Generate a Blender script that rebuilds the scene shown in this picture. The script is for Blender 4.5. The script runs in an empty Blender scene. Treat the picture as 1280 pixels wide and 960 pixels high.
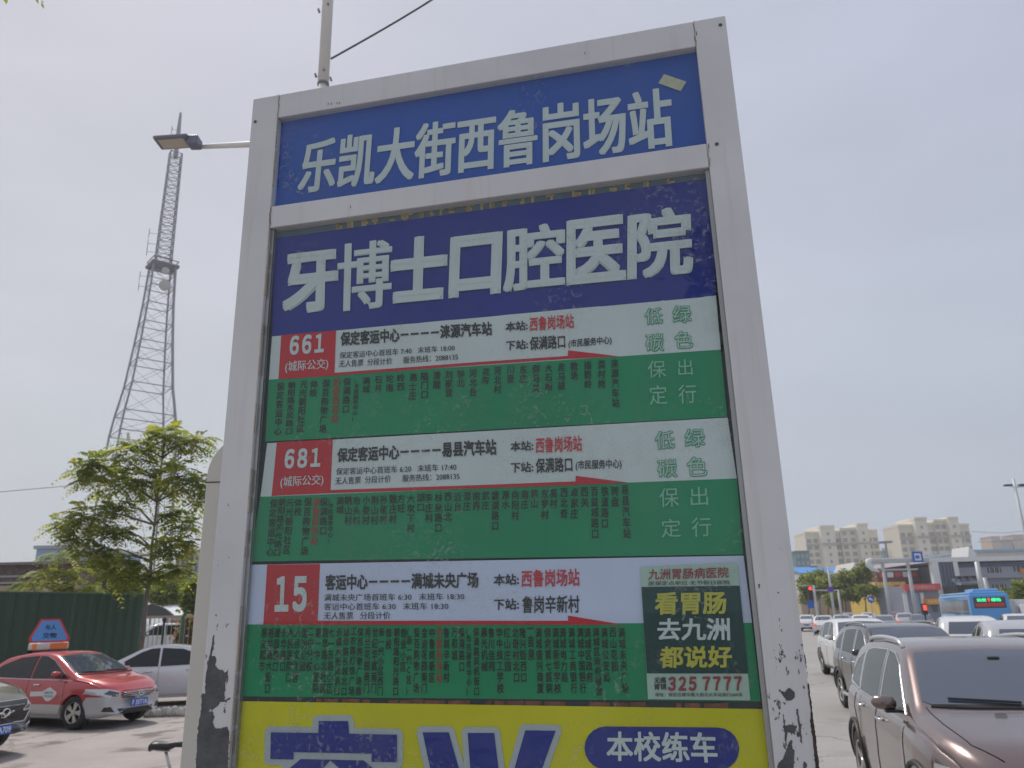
import bpy, bmesh, math, random
import numpy as np
from mathutils import Vector, Matrix
from mathutils.bvhtree import BVHTree
from mathutils.geometry import delaunay_2d_cdt
random.seed(7)
SC = bpy.context.scene
COL = SC.collection
R = math.radians

# ------------------------------------------------------------------ camera
CAM = Vector((0, 0, 2.0))
BW = Matrix(((0.999731, -0.023175, 0.0), (0.00666, 0.287299, 0.957818), (-0.022197, -0.957561, 0.287376)))
FPX = 965.0
cd = bpy.data.cameras.new('camera')
cam = bpy.data.objects.new('camera', cd)
COL.objects.link(cam)
xa, ya, za = BW @ Vector((1, 0, 0)), BW @ Vector((0, -1, 0)), BW @ Vector((0, 0, -1))
mw = Matrix.Identity(4)
for i in range(3):
    mw[i][0], mw[i][1], mw[i][2], mw[i][3] = xa[i], ya[i], za[i], CAM[i]
cam.matrix_world = mw
cd.sensor_width = 36
cd.lens = FPX / 1280 * 36
cd.clip_start = .05
cd.clip_end = 6000
cd.dof.use_dof = True
cd.dof.focus_distance = 1.75
cd.dof.aperture_fstop = 9.0
SC.camera = cam
# ------------------------------------------------------------------ world and sun
SUN_EL, SUN_AZ = R(58), R(-32)          # azimuth from +Y towards +X: the sun stands behind the board, a little left
w = bpy.data.worlds.new('World')
SC.world = w
w.use_nodes = True
nt = w.node_tree
nt.nodes.clear()
N = nt.nodes.new
out = N('ShaderNodeOutputWorld')
sky = N('ShaderNodeTexSky'); sky.sky_type = 'NISHITA'; sky.sun_disc = False
sky.sun_elevation = SUN_EL; sky.sun_rotation = SUN_AZ; sky.dust_density = 3; sky.air_density = 1
bg1 = N('ShaderNodeBackground'); bg1.inputs['Strength'].default_value = .07
nt.links.new(sky.outputs[0], bg1.inputs['Color'])
# thin even cloud: pale lavender overhead, paler near the horizon, faint soft streaks
tc = N('ShaderNodeTexCoord'); sep = N('ShaderNodeSeparateXYZ')
nt.links.new(tc.outputs['Generated'], sep.inputs[0])
ramp = N('ShaderNodeValToRGB')
nt.links.new(sep.outputs['Z'], ramp.inputs[0])
e = ramp.color_ramp.elements
e[0].position = 0.0; e[0].color = (.60, .66, .74, 1)
e[1].position = 1.0; e[1].color = (.54, .56, .68, 1)
for pos, c in ((.10, (.605, .655, .745, 1)), (.30, (.61, .64, .75, 1)), (.6, (.555, .57, .69, 1))):
    k = e.new(pos); k.color = c
mp = N('ShaderNodeMapping'); mp.inputs['Scale'].default_value = (1.5, 1.5, 5)
nz = N('ShaderNodeTexNoise'); nz.inputs['Scale'].default_value = 1.3; nz.inputs['Detail'].default_value = 4
nt.links.new(tc.outputs['Generated'], mp.inputs[0]); nt.links.new(mp.outputs[0], nz.inputs['Vector'])
mr = N('ShaderNodeMapRange'); mr.inputs['From Min'].default_value = .3; mr.inputs['From Max'].default_value = .7
mr.inputs['To Min'].default_value = .92; mr.inputs['To Max'].default_value = 1.08
nt.links.new(nz.outputs['Fac'], mr.inputs['Value'])
# the veil is a little brighter and warmer to the west (left)
mx = N('ShaderNodeMapRange'); mx.inputs['From Min'].default_value = -.75; mx.inputs['From Max'].default_value = .6
mx.inputs['To Min'].default_value = 1.0; mx.inputs['To Max'].default_value = 0.0
nt.links.new(sep.outputs['X'], mx.inputs['Value'])
warm = N('ShaderNodeMix'); warm.data_type = 'RGBA'
warm.inputs[6].default_value = (.92, .97, 1.0, 1); warm.inputs[7].default_value = (1.12, 1.085, .985, 1)
nt.links.new(mx.outputs[0], warm.inputs[0])
mul0 = N('ShaderNodeMix'); mul0.data_type = 'RGBA'; mul0.blend_type = 'MULTIPLY'; mul0.inputs[0].default_value = 1
nt.links.new(ramp.outputs[0], mul0.inputs[6]); nt.links.new(warm.outputs[2], mul0.inputs[7])
mul = N('ShaderNodeVectorMath'); mul.operation = 'SCALE'
nt.links.new(mul0.outputs[2], mul.inputs[0]); nt.links.new(mr.outputs[0], mul.inputs['Scale'])
bg2 = N('ShaderNodeBackground'); bg2.inputs['Strength'].default_value = 1.0
nt.links.new(mul.outputs[0], bg2.inputs['Color'])
mix = N('ShaderNodeMixShader'); mix.inputs[0].default_value = .93
nt.links.new(bg1.outputs[0], mix.inputs[1]); nt.links.new(bg2.outputs[0], mix.inputs[2])
nt.links.new(mix.outputs[0], out.inputs[0])
sl = bpy.data.lights.new('sun', 'SUN'); sl.energy = 3.0; sl.angle = R(9); sl.color = (1, .95, .88)
so = bpy.data.objects.new('sun', sl); COL.objects.link(so)
sdir = Vector((math.sin(SUN_AZ) * math.cos(SUN_EL), math.cos(SUN_AZ) * math.cos(SUN_EL), math.sin(SUN_EL)))
so.rotation_euler = sdir.to_track_quat('Z', 'Y').to_euler()
SC.view_settings.view_transform = 'Standard'
SC.view_settings.look = 'None'
SC.view_settings.exposure = 0
SC.view_settings.gamma = 1
SC.cycles.max_bounces = 8
SC.cycles.transparent_max_bounces = 12
SC.cycles.use_denoising = True
SC.cycles.caustics_reflective = False
SC.cycles.caustics_refractive = False

# ------------------------------------------------------------------ helpers
def ray(px, py):
    return BW @ Vector(((px - 640) / FPX, (py - 480) / FPX, 1))
def at(px, py, Y):
    r = ray(px, py); return CAM + r * (Y / r.y)
def gp(px, py, z=0.0):
    r = ray(px, py); return CAM + r * ((z - 2.0) / r.z)
def ppm(Y):
    return FPX / (Y * .958)

MATS = {}
def mat(name, col, rough=.6, metal=0.0, var=0.0, vs=3.0, bump=0.0, bs=40.0, coat=0.0, emit=0.0, spec=.5):
    if name in MATS: return MATS[name]
    m = bpy.data.materials.new(name); m.use_nodes = True
    t = m.node_tree; b = t.nodes['Principled BSDF']
    b.inputs['Base Color'].default_value = (*col, 1)
    b.inputs['Roughness'].default_value = rough
    b.inputs['Metallic'].default_value = metal
    b.inputs['Coat Weight'].default_value = coat
    b.inputs['Coat Roughness'].default_value = .06
    b.inputs['Specular IOR Level'].default_value = spec
    if emit:
        b.inputs['Emission Color'].default_value = (*col, 1); b.inputs['Emission Strength'].default_value = emit
    if var or bump:
        co = t.nodes.new('ShaderNodeNewGeometry')
    if var:
        n1 = t.nodes.new('ShaderNodeTexNoise'); n1.inputs['Scale'].default_value = vs; n1.inputs['Detail'].default_value = 5
        t.links.new(co.outputs['Position'], n1.inputs['Vector'])
        r = t.nodes.new('ShaderNodeMapRange'); r.inputs['From Min'].default_value = .25; r.inputs['From Max'].default_value = .75
        r.inputs['To Min'].default_value = 1 - var; r.inputs['To Max'].default_value = 1 + var
        t.links.new(n1.outputs['Fac'], r.inputs['Value'])
        s = t.nodes.new('ShaderNodeVectorMath'); s.operation = 'SCALE'; s.inputs[0].default_value = col
        t.links.new(r.outputs[0], s.inputs['Scale']); t.links.new(s.outputs[0], b.inputs['Base Color'])
    if bump:
        n2 = t.nodes.new('ShaderNodeTexNoise'); n2.inputs['Scale'].default_value = bs; n2.inputs['Detail'].default_value = 3
        t.links.new(co.outputs['Position'], n2.inputs['Vector'])
        bp = t.nodes.new('ShaderNodeBump'); bp.inputs['Strength'].default_value = bump; bp.inputs['Distance'].default_value = .02
        t.links.new(n2.outputs['Fac'], bp.inputs['Height']); t.links.new(bp.outputs[0], b.inputs['Normal'])
    MATS[name] = m
    return m

def tag(o, label=None, cat=None, group=None, kind=None):
    if label: o['label'] = label
    if cat: o['category'] = cat
    if group: o['group'] = group
    if kind: o['kind'] = kind
    return o
def empty(name, loc, label, cat, group=None, rz=0.0):
    o = bpy.data.objects.new(name, None); COL.objects.link(o)
    o.location = loc; o.rotation_euler = (0, 0, rz); o.empty_display_size = .2
    return tag(o, label, cat, group)

class MB:
    """collects simple shapes in one coordinate frame and links them as ONE mesh object"""
    def __init__(s): s.v = []; s.f = []; s.mi = []; s.cur = 0
    def add(s, vs, fs):
        n = len(s.v); s.v += [tuple(v) for v in vs]
        for f in fs: s.f.append([i + n for i in f]); s.mi.append(s.cur)
        return s
    def box(s, a, b, M=None):
        x0, y0, z0 = a; x1, y1, z1 = b
        vs = [Vector(p) for p in ((x0,y0,z0),(x1,y0,z0),(x1,y1,z0),(x0,y1,z0),(x0,y0,z1),(x1,y0,z1),(x1,y1,z1),(x0,y1,z1))]
        if M: vs = [M @ v for v in vs]
        return s.add(vs, ((0,3,2,1),(4,5,6,7),(0,1,5,4),(1,2,6,5),(2,3,7,6),(3,0,4,7)))
    def quad(s, a, b, c, d): return s.add((a, b, c, d), ((0, 1, 2, 3),))
    def tube(s, pts, rad, n=8, caps=True):
        pts = [Vector(p) for p in pts]
        rs = rad if isinstance(rad, (list, tuple)) else [rad] * len(pts)
        vs, fs = [], []
        up = None
        for i, p in enumerate(pts):
            d = (pts[min(i + 1, len(pts) - 1)] - pts[max(i - 1, 0)]).normalized()
            if up is None:
                up = Vector((0, 0, 1)) if abs(d.z) < .9 else Vector((1, 0, 0))
            a = d.cross(up).normalized(); b = a.cross(d).normalized(); up = b
            for k in range(n):
                t = 2 * math.pi * k / n
                vs.append(p + (a * math.cos(t) + b * math.sin(t)) * rs[i])
        for i in range(len(pts) - 1):
            for k in range(n):
                fs.append((i*n + k, i*n + (k+1) % n, (i+1)*n + (k+1) % n, (i+1)*n + k))
        if caps:
            fs.append(tuple(range(n))[::-1]); fs.append(tuple((len(pts)-1)*n + k for k in range(n)))
        return s.add(vs, fs)
    def lathe(s, prof, M=None, n=24, close=False, cap0=True):
        """profile (r,h) revolved about local Z"""
        vs, fs = [], []
        for r, h in prof:
            for k in range(n):
                t = 2*math.pi*k/n; v = Vector((r*math.cos(t), r*math.sin(t), h)); vs.append(M @ v if M else v)
        m = len(prof)
        for i in range(m - 1 + (1 if close else 0)):
            for k in range(n):
                j = (i + 1) % m
                fs.append((i*n + k, i*n + (k+1) % n, j*n + (k+1) % n, j*n + k))
        if not close:
            if cap0: fs.append(tuple(range(n))[::-1])
            fs.append(tuple((m-1)*n + k for k in range(n)))
        return s.add(vs, fs)
    def prism(s, pts, off):
        """polygon (3D points) pushed along the vector off"""
        n = len(pts); a = [Vector(p) for p in pts]; b = [p + Vector(off) for p in a]
        return s.add(a + b, [tuple(range(n))[::-1], tuple(range(n, 2*n))] + [(i, (i+1) % n, n + (i+1) % n, n + i) for i in range(n)])
    def build(s, name, m, parent=None, org=None, smooth=False, bevel=0.0, seg=1):
        me = bpy.data.meshes.new(name)
        vs = s.v
        if parent is not None and org is None: org = parent.get('_w', None)
        if org is not None:
            vs = [(v[0]-org[0], v[1]-org[1], v[2]-org[2]) for v in vs]
        me.from_pydata([tuple(v) for v in vs], [], s.f)
        for k in (m if isinstance(m, (list, tuple)) else [m]): me.materials.append(k)
        if len(me.materials) > 1: me.polygons.foreach_set('material_index', s.mi)
        if bevel or s.fixn():
            bm = bmesh.new(); bm.from_mesh(me)
            bmesh.ops.recalc_face_normals(bm, faces=bm.faces)
            if bevel:
                bmesh.ops.remove_doubles(bm, verts=bm.verts, dist=1e-5)
                es = [e for e in bm.edges if len(e.link_faces) == 2 and e.calc_face_angle(0) > .5]
                bmesh.ops.bevel(bm, geom=es, offset=bevel, segments=seg, affect='EDGES', profile=.5)
            bm.to_mesh(me); bm.free()
        if smooth:
            me.polygons.foreach_set('use_smooth', [True]*len(me.polygons))
        me.update()
        o = bpy.data.objects.new(name, me); COL.objects.link(o)
        if parent is not None: o.parent = parent
        elif org is not None: o.location = org
        return o
    def fixn(s): return len(s.f) < 20000
def wroot(o):
    """remember that children of this root are given in world coordinates"""
    ROOTS[o.name] = Vector(o.location); return o
ROOTS = {}
def wb(mb, name, m, root, parent=None, **kw):
    """build a world-coordinate mesh as part of root (or sub-part of parent)"""
    return mb.build(name, m, parent or root, org=ROOTS[root.name], **kw)

def children_of(o): return [c for c in bpy.data.objects if c.parent == o]
def copy_tree(o, parent=None, swap=None):
    c = o.copy(); COL.objects.link(c); c.parent = parent
    if swap and c.type == 'MESH' and any(m in swap for m in c.data.materials):
        c.data = c.data.copy()
        for i, m in enumerate(c.data.materials):
            if m in swap: c.data.materials[i] = swap[m]
    for ch in children_of(o): copy_tree(ch, c, swap)
    return c
def lerp(a, b, t): return a + (b - a) * t
def interp(tab, x):
    if x <= tab[0][0]: return tab[0][1]
    for (x0, y0), (x1, y1) in zip(tab, tab[1:]):
        if x <= x1: return y0 + (y1 - y0) * (x - x0) / (x1 - x0)
    return tab[-1][1]
def sinterp(tab, x, r=.09):
    """linear table with its corners rounded"""
    k = 7; s = 0
    for i in range(k): s += interp(tab, x + (i - (k-1)/2) / ((k-1)/2) * r)
    return s / k

def text_mesh(body, bold=0.0, res=2, ls=1.0):
    c = bpy.data.curves.new('t', 'FONT'); c.body = body; c.offset = bold; c.resolution_u = res; c.space_line = ls
    c.align_x = 'LEFT'
    if any('０' <= ch <= '９' for ch in body): c.space_character = .60
    o = bpy.data.objects.new('t', c); COL.objects.link(o)
    bpy.context.view_layer.update()
    m = bpy.data.meshes.new_from_object(o)
    vs = [tuple(v.co)[:2] for v in m.vertices]; fs = [tuple(p.vertices) for p in m.polygons]
    bpy.data.objects.remove(o); bpy.data.curves.remove(c); bpy.data.meshes.remove(m)
    return vs, fs
def text_into(mb, body, fn, bold=0.0, res=2, ls=1.0, lift=None):
    """lettering whose bounding box is mapped by fn(s,t), s right, t up; bold strokes are the glyph laid down several times a little apart"""
    vs, fs = text_mesh(body, 0, res, ls)
    if not vs: return
    rx, ry = bold if isinstance(bold, tuple) else (bold, bold); r = max(rx, ry)
    nrm = (fn(1, 0) - fn(0, 0)).cross(fn(0, 1) - fn(0, 0)).normalized() * (fn(0, 1) - fn(0, 0)).length * (.0006 if lift else .002)
    xs = [v[0] for v in vs]; ys = [v[1] for v in vs]
    x0, x1, y0, y1 = min(xs)-rx, max(xs)+rx, min(ys)-ry, max(ys)+ry
    if r < .008: sh = [(0, 0)]
    elif r < .016: sh = [(-rx, 0), (rx, 0)]
    else: sh = [(-rx, -ry), (rx, -ry), (-rx, ry), (rx, ry), (0, 0)]
    if r > .028: sh += [(-rx, 0), (rx, 0), (0, -ry), (0, ry)]
    for k, (dx, dy) in enumerate(sh):
        o = nrm * k
        mb.add([fn((x+dx-x0)/(x1-x0), (y+dy-y0)/max(y1-y0, 1e-6)) + o for x, y in vs], fs)
# ================================================================== ground
def grid_sheet(name, m, pts, z, kind='structure'):
    b = MB(); b.add([(p[0], p[1], z) for p in pts], [tuple(range(len(pts)))])
    o = b.build(name, m); return tag(o, kind=kind)

def ground_mat(name, c1, c2, c3):
    m = bpy.data.materials.new(name); m.use_nodes = True; t = m.node_tree; b = t.nodes['Principled BSDF']
    g = t.nodes.new('ShaderNodeNewGeometry')
    def noise(s, d, rough=.6):
        n = t.nodes.new('ShaderNodeTexNoise'); n.inputs['Scale'].default_value = s; n.inputs['Detail'].default_value = d
        n.inputs['Roughness'].default_value = rough; t.links.new(g.outputs['Position'], n.inputs['Vector']); return n
    a = noise(.35, 5); r = t.nodes.new('ShaderNodeValToRGB'); t.links.new(a.outputs['Fac'], r.inputs[0])
    r.color_ramp.elements[0].position = .35; r.color_ramp.elements[0].color = (*c1, 1)
    r.color_ramp.elements[1].position = .68; r.color_ramp.elements[1].color = (*c2, 1)
    k = noise(40, 4); mm = t.nodes.new('ShaderNodeMix'); mm.data_type = 'RGBA'; mm.blend_type = 'MULTIPLY'; mm.inputs[0].default_value = .5
    rr = t.nodes.new('ShaderNodeValToRGB'); t.links.new(k.outputs['Fac'], rr.inputs[0])
    rr.color_ramp.elements[0].position = .3; rr.color_ramp.elements[0].color = (.6, .6, .6, 1); rr.color_ramp.elements[1].color = (1.25, 1.25, 1.25, 1)
    t.links.new(r.outputs[0], mm.inputs[6]); t.links.new(rr.outputs[0], mm.inputs[7])
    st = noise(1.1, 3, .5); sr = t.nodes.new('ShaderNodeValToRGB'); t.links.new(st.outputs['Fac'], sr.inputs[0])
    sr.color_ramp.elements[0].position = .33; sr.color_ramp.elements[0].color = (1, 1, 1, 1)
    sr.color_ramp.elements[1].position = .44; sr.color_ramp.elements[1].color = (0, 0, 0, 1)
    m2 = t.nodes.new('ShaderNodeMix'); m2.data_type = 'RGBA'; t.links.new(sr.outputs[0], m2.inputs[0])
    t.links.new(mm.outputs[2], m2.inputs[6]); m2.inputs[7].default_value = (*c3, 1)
    ds = noise(.9, 4); dm = t.nodes.new('ShaderNodeVectorMath'); dm.operation = 'MULTIPLY_ADD'; dm.inputs[1].default_value = (1.6, 1.6, 0); t.links.new(ds.outputs['Color'], dm.inputs[0]); t.links.new(g.outputs['Position'], dm.inputs[2])
    vo = t.nodes.new('ShaderNodeTexVoronoi'); vo.feature = 'DISTANCE_TO_EDGE'; vo.inputs['Scale'].default_value = .22; t.links.new(dm.outputs[0], vo.inputs['Vector'])
    cr = t.nodes.new('ShaderNodeMapRange'); cr.inputs['From Min'].default_value = .0; cr.inputs['From Max'].default_value = .006; cr.inputs['To Min'].default_value = .45; t.links.new(vo.outputs['Distance'], cr.inputs['Value'])
    ck = t.nodes.new('ShaderNodeVectorMath'); ck.operation = 'SCALE'; t.links.new(m2.outputs[2], ck.inputs[0]); t.links.new(cr.outputs[0], ck.inputs['Scale'])
    t.links.new(ck.outputs[0], b.inputs['Base Color']); b.inputs['Roughness'].default_value = .85
    bp = t.nodes.new('ShaderNodeBump'); bp.inputs['Strength'].default_value = .4; bp.inputs['Distance'].default_value = .01
    t.links.new(k.outputs['Fac'], bp.inputs['Height']); t.links.new(bp.outputs[0], b.inputs['Normal'])
    return m
M_EARTH = ground_mat('worn_ground', (.26, .24, .215), (.34, .32, .285), (.2, .19, .17))
M_LOT = ground_mat('worn_concrete', (.33, .29, .27), (.47, .42, .39), (.155, .135, .125))  # darkest tone: stains, deepened to paint in shadow patches on the lot
M_ROAD = ground_mat('dusty_asphalt', (.32, .305, .29), (.385, .365, .345), (.28, .265, .255))
M_PAVE = mat('pavement_concrete', (.36, .34, .32), .85, var=.15, vs=2, bump=.3)
M_KERB = mat('kerb_stone', (.42, .41, .40), .8, var=.15, vs=3)
grid_sheet('ground', M_EARTH, [(-3000, -3000), (3000, -3000), (3000, 4000), (-3000, 4000)], 0)
# the forecourt on the left and the road running away to the right
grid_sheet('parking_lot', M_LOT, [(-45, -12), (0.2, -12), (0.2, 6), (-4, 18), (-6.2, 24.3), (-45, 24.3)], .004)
grid_sheet('road', M_ROAD, [(2.4, -25), (36, -25), (150, 260), (90, 260), (4.4, 26), (2.4, 8)], .008)
b = MB(); b.box((-1.3, 1.2, 0), (1.35, 2.9, .15)); tag(b.build('pavement', M_PAVE, bevel=.01), kind='structure')

# ================================================================== bus stop board
SO = Vector((-.6614, 1.7199, 3.3125)); SU = Vector((.97654, -.21535, 0)); SN = Vector((-.21535, -.97654, 0))
def P(px, py, d=0.022):
    """where the sight line meets the plane d behind the face of the board"""
    r = ray(px, py); k = ((SO - SN * d - CAM) @ SN) / (r @ SN); return CAM + r * k
def S(u, z, d=0.0):           # board coordinates: u across, z height, d depth behind the face
    p = SO + SU * u - SN * d; return Vector((p.x, p.y, z))
def sbox(b, u0, u1, d0, d1, z0, z1):
    vs = [S(u, z, d) for z in (z0, z1) for u, d in ((u0, d0), (u1, d0), (u1, d1), (u0, d1))]
    return b.add(vs, ((0,3,2,1),(4,5,6,7),(0,1,5,4),(1,2,6,5),(2,3,7,6),(3,0,4,7)))
TOP = 3.3125
board = wroot(empty('bus_stop_sign', S(.6, .15, .06), 'tall white framed bus stop board with blue name panel and green route sheets', 'bus stop sign'))

def frame_mat():
    m = bpy.data.materials.new('old_white_paint'); m.use_nodes = True; t = m.node_tree; b = t.nodes['Principled BSDF']
    g = t.nodes.new('ShaderNodeNewGeometry'); sp = t.nodes.new('ShaderNodeSeparateXYZ'); t.links.new(g.outputs['Position'], sp.inputs[0])
    def noise(s, d, vec=None, rough=.6):
        n = t.nodes.new('ShaderNodeTexNoise'); n.inputs['Scale'].default_value = s; n.inputs['Detail'].default_value = d; n.inputs['Roughness'].default_value = rough
        t.links.new(vec or g.outputs['Position'], n.inputs['Vector']); return n
    base = noise(3, 5); r = t.nodes.new('ShaderNodeValToRGB'); t.links.new(base.outputs['Fac'], r.inputs[0])
    r.color_ramp.elements[0].position = .3; r.color_ramp.elements[0].color = (.58, .585, .62, 1)
    r.color_ramp.elements[1].position = .7; r.color_ramp.elements[1].color = (.68, .685, .715, 1)
    # grime streaks running down
    mp = t.nodes.new('ShaderNodeMapping'); mp.inputs['Scale'].default_value = (60, 60, 2.5); t.links.new(g.outputs['Position'], mp.inputs[0])
    stn = noise(1, 4, mp.outputs[0]); sr = t.nodes.new('ShaderNodeMapRange'); sr.inputs['From Min'].default_value = .55; sr.inputs['From Max'].default_value = .8
    sr.inputs['To Max'].default_value = .35; t.links.new(stn.outputs['Fac'], sr.inputs['Value'])
    m1 = t.nodes.new('ShaderNodeMix'); m1.data_type = 'RGBA'; t.links.new(sr.outputs[0], m1.inputs[0]); t.links.new(r.outputs[0], m1.inputs[6]); m1.inputs[7].default_value = (.42, .40, .36, 1)
    # flaked spots: more of them low down
    mp2 = t.nodes.new('ShaderNodeMapping'); mp2.inputs['Scale'].default_value = (1, 1, .45); t.links.new(g.outputs['Position'], mp2.inputs[0])
    fl = noise(62, 5, mp2.outputs[0], .68)
    big = noise(9, 2); 
    h = t.nodes.new('ShaderNodeMapRange'); h.inputs['From Min'].default_value = 1.68; h.inputs['From Max'].default_value = 2.45
    h.inputs['To Min'].default_value = .585; h.inputs['To Max'].default_value = .76; t.links.new(sp.outputs['Z'], h.inputs['Value'])
    hb = t.nodes.new('ShaderNodeMath'); hb.operation = 'MULTIPLY_ADD'; hb.inputs[1].default_value = -.22; t.links.new(big.outputs['Fac'], hb.inputs[0]); 
    ad = t.nodes.new('ShaderNodeMath'); ad.operation = 'ADD'; ad.inputs[1].default_value = .11; t.links.new(h.outputs[0], ad.inputs[0]); t.links.new(ad.outputs[0], hb.inputs[2])
    gt = t.nodes.new('ShaderNodeMath'); gt.operation = 'GREATER_THAN'; t.links.new(fl.outputs['Fac'], gt.inputs[0]); t.links.new(hb.outputs[0], gt.inputs[1])
    m2 = t.nodes.new('ShaderNodeMix'); m2.data_type = 'RGBA'; t.links.new(gt.outputs[0], m2.inputs[0]); t.links.new(m1.outputs[2], m2.inputs[6]); m2.inputs[7].default_value = (.10, .10, .115, 1)
    t.links.new(m2.outputs[2], b.inputs['Base Color']); b.inputs['Roughness'].default_value = .45
    inv = t.nodes.new('ShaderNodeMath'); inv.operation = 'SUBTRACT'; inv.inputs[0].default_value = 1; t.links.new(gt.outputs[0], inv.inputs[1])
    bp = t.nodes.new('ShaderNodeBump'); bp.inputs['Strength'].default_value = .5; bp.inputs['Distance'].default_value = .001
    t.links.new(inv.outputs[0], bp.inputs['Height']); t.links.new(bp.outputs[0], b.inputs['Normal'])
    return m
M_FRAME = frame_mat()
M_PRIMER = mat('bare_grey_primer', (.085, .09, .10), .7, var=.35, vs=30, bump=.3, bs=120)
M_RUST = mat('rusty_edge', (.05, .035, .03), .8, var=.4, vs=60)
M_DARK = mat('dark_backing', (.03, .04, .055), .8, var=.2)
M_ALU = mat('dull_aluminium', (.35, .36, .37), .4, .6, var=.1)
M_SEAL = mat('yellowed_sealant', (.42, .36, .27), .8, var=.25, vs=25)
U0, U1 = .0745, 1.1285
for a, c in ((0, U0), (U1, 1.2)):
    p = MB(); sbox(p, a, c, 0, .12, .15, TOP - (0 if a == 0 else 0)); wb(p, 'post', M_FRAME, board, bevel=.0025, seg=2)
RAILS = ((TOP - .0695, TOP), (TOP - .3855, TOP - .3265), (TOP - 1.62 - .95, TOP - 1.62 - .88), (.33, .40))
for k, (a, c) in enumerate(RAILS):
    p = MB(); sbox(p, U0 + .0005, U1 - .0005, .0012, .12, a, c); wb(p, 'rail', M_FRAME, board, bevel=.002, seg=2)
p = MB(); sbox(p, U0, U1, .031, .11, .40, TOP - .07); wb(p, 'back_panel', M_DARK, board)
# thin aluminium channels the glass sits in, and the crumbling sealant beside the posts
for a, c in ((U0 + .0005, U0 + .009), (U1 - .009, U1 - .0005)):
    p = MB(); sbox(p, a, c, .010, .0205, .42, TOP - .3865); wb(p, 'glazing_channel', M_ALU, board)
p = MB()
for (px, py) in ((346.5, 152), (344, 190), (341, 235)): pass
rs = random.Random(3)
z = TOP - .07
while z > 1.2:
    h = rs.uniform(.02, .07)
    if rs.random() < .72: sbox(p, U0 - .0005, U0 + rs.uniform(.001, .0028), .0005, .004, z - h, z)
    z -= h + rs.uniform(0, .01)
tag(wb(p, 'sealant', M_SEAL, board), kind='stuff')
# welded joints: thin cracks between rails and posts
M_CRACK = mat('joint_grime', (.20, .165, .13), .9, var=.3, vs=50)
p = MB()
for u, s in ((U0, 1), (U1, -1)):
    for (za, zb) in RAILS[:2]:
        zz = za
        while zz < zb - .004:
            q = min(zz + rs.uniform(.006, .014), zb); o = rs.uniform(-.0025, .0025); wd = rs.uniform(.0009, .0026)
            a, c = S(u + o, zz, -.0006), S(u + o + wd, zz, -.0006); e_ = S(u + o + wd, q, -.0006); f = S(u + o, q, -.0006)
            p.quad(a, c, e_, f); zz = q
tag(wb(p, 'joint_line', M_CRACK, board), kind='stuff')

def flake(px):            # a patch of bare metal with a ragged outline, on the face of the board
    pts = []
    for (x0, y0), (x1, y1) in zip(px, px[1:] + px[:1]):
        n = max(1, int(math.hypot(x1-x0, y1-y0) / 2.2))
        for i in range(n):
            t = i / n; j = .55 if i else 0
            pts.append((lerp(x0, x1, t) + rs.uniform(-j, j), lerp(y0, y1, t) + rs.uniform(-j, j)))
    return pts
def grow(pts, r):
    n = len(pts); A = sum(pts[i][0]*pts[(i+1)%n][1] - pts[(i+1)%n][0]*pts[i][1] for i in range(n)); sg = 1 if A > 0 else -1; out_ = []
    for i in range(n):
        p0, p1, p2 = pts[i-1], pts[i], pts[(i+1) % n]
        e1 = (Vector(p1)-Vector(p0)).normalized(); e2 = (Vector(p2)-Vector(p1)).normalized()
        n1 = Vector((e1.y, -e1.x))*sg; n2 = Vector((e2.y, -e2.x))*sg
        if (e1.x*e2.y - e1.y*e2.x)*sg > .05:
            for k in range(5):
                t = k/4; v = (n1*(1-t) + n2*t).normalized(); out_.append(tuple(Vector(p1) + v*r))
        else:
            v = (n1+n2).normalized(); out_.append(tuple(Vector(p1) + v*r/max(.5, v.dot(n1))))
    return out_
def poly_on(b, pts, d, thick=0):
    vs, _, fs, *_ = delaunay_2d_cdt([Vector(q) for q in pts], [(i, (i+1) % len(pts)) for i in range(len(pts))], [], 1, 1e-4)
    b.add([P(v.x, v.y, d) for v in vs], fs)
L1 = [(378,232),(385,240),(380,300),(368,352),(388,350),(395,375),(388,400),(405,422),(430,425),(440,440),(458,428),(450,470),(442,500),(445,530),(436,570),(440,590),(470,575),(470,585),(432,600),(415,600),(405,620),(380,640),(360,640),(355,655),(372,650),(385,680),(375,720),(392,745),(420,745),(455,735),(465,760),(460,860),(455,1300),(240,1300),(283,960),(290,800),(300,700),(312,640),(315,555),(325,553),(332,560),(338,450),(352,380),(365,310)]
flakes = [[(180 + x*.229, 740 + y*.229) for x, y in L1]]
for L in ([(275,600),(300,610),(318,590),(345,610),(345,635),(330,648),(310,650),(290,625)],
          [(290,765),(330,760),(355,765),(350,790),(340,800),(312,795),(305,850),(298,830),(300,790)],
          [(318,840),(330,835),(335,870),(345,880),(340,960),(345,1050),(275,1050),(265,960),(270,935),(290,920),(300,890)],
          [(290,700),(297,740),(301,790),(296,790)], [(350,690),(358,690),(372,760),(380,850),(372,830),(362,760)], [(356,790),(366,795),(368,815),(358,818),(352,805)],
          [(385,930),(398,935),(400,960),(395,1000),(382,990)], [(362,500),(368,520),(364,540)], [(176,112),(184,110),(183,128),(178,132)]):
    flakes.append([(900 + x*.2708, 700 + y*.2708) for x, y in L])
M_RIM_R = mat('rust_stain', (.24, .17, .12), .9, var=.5, vs=60)
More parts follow.
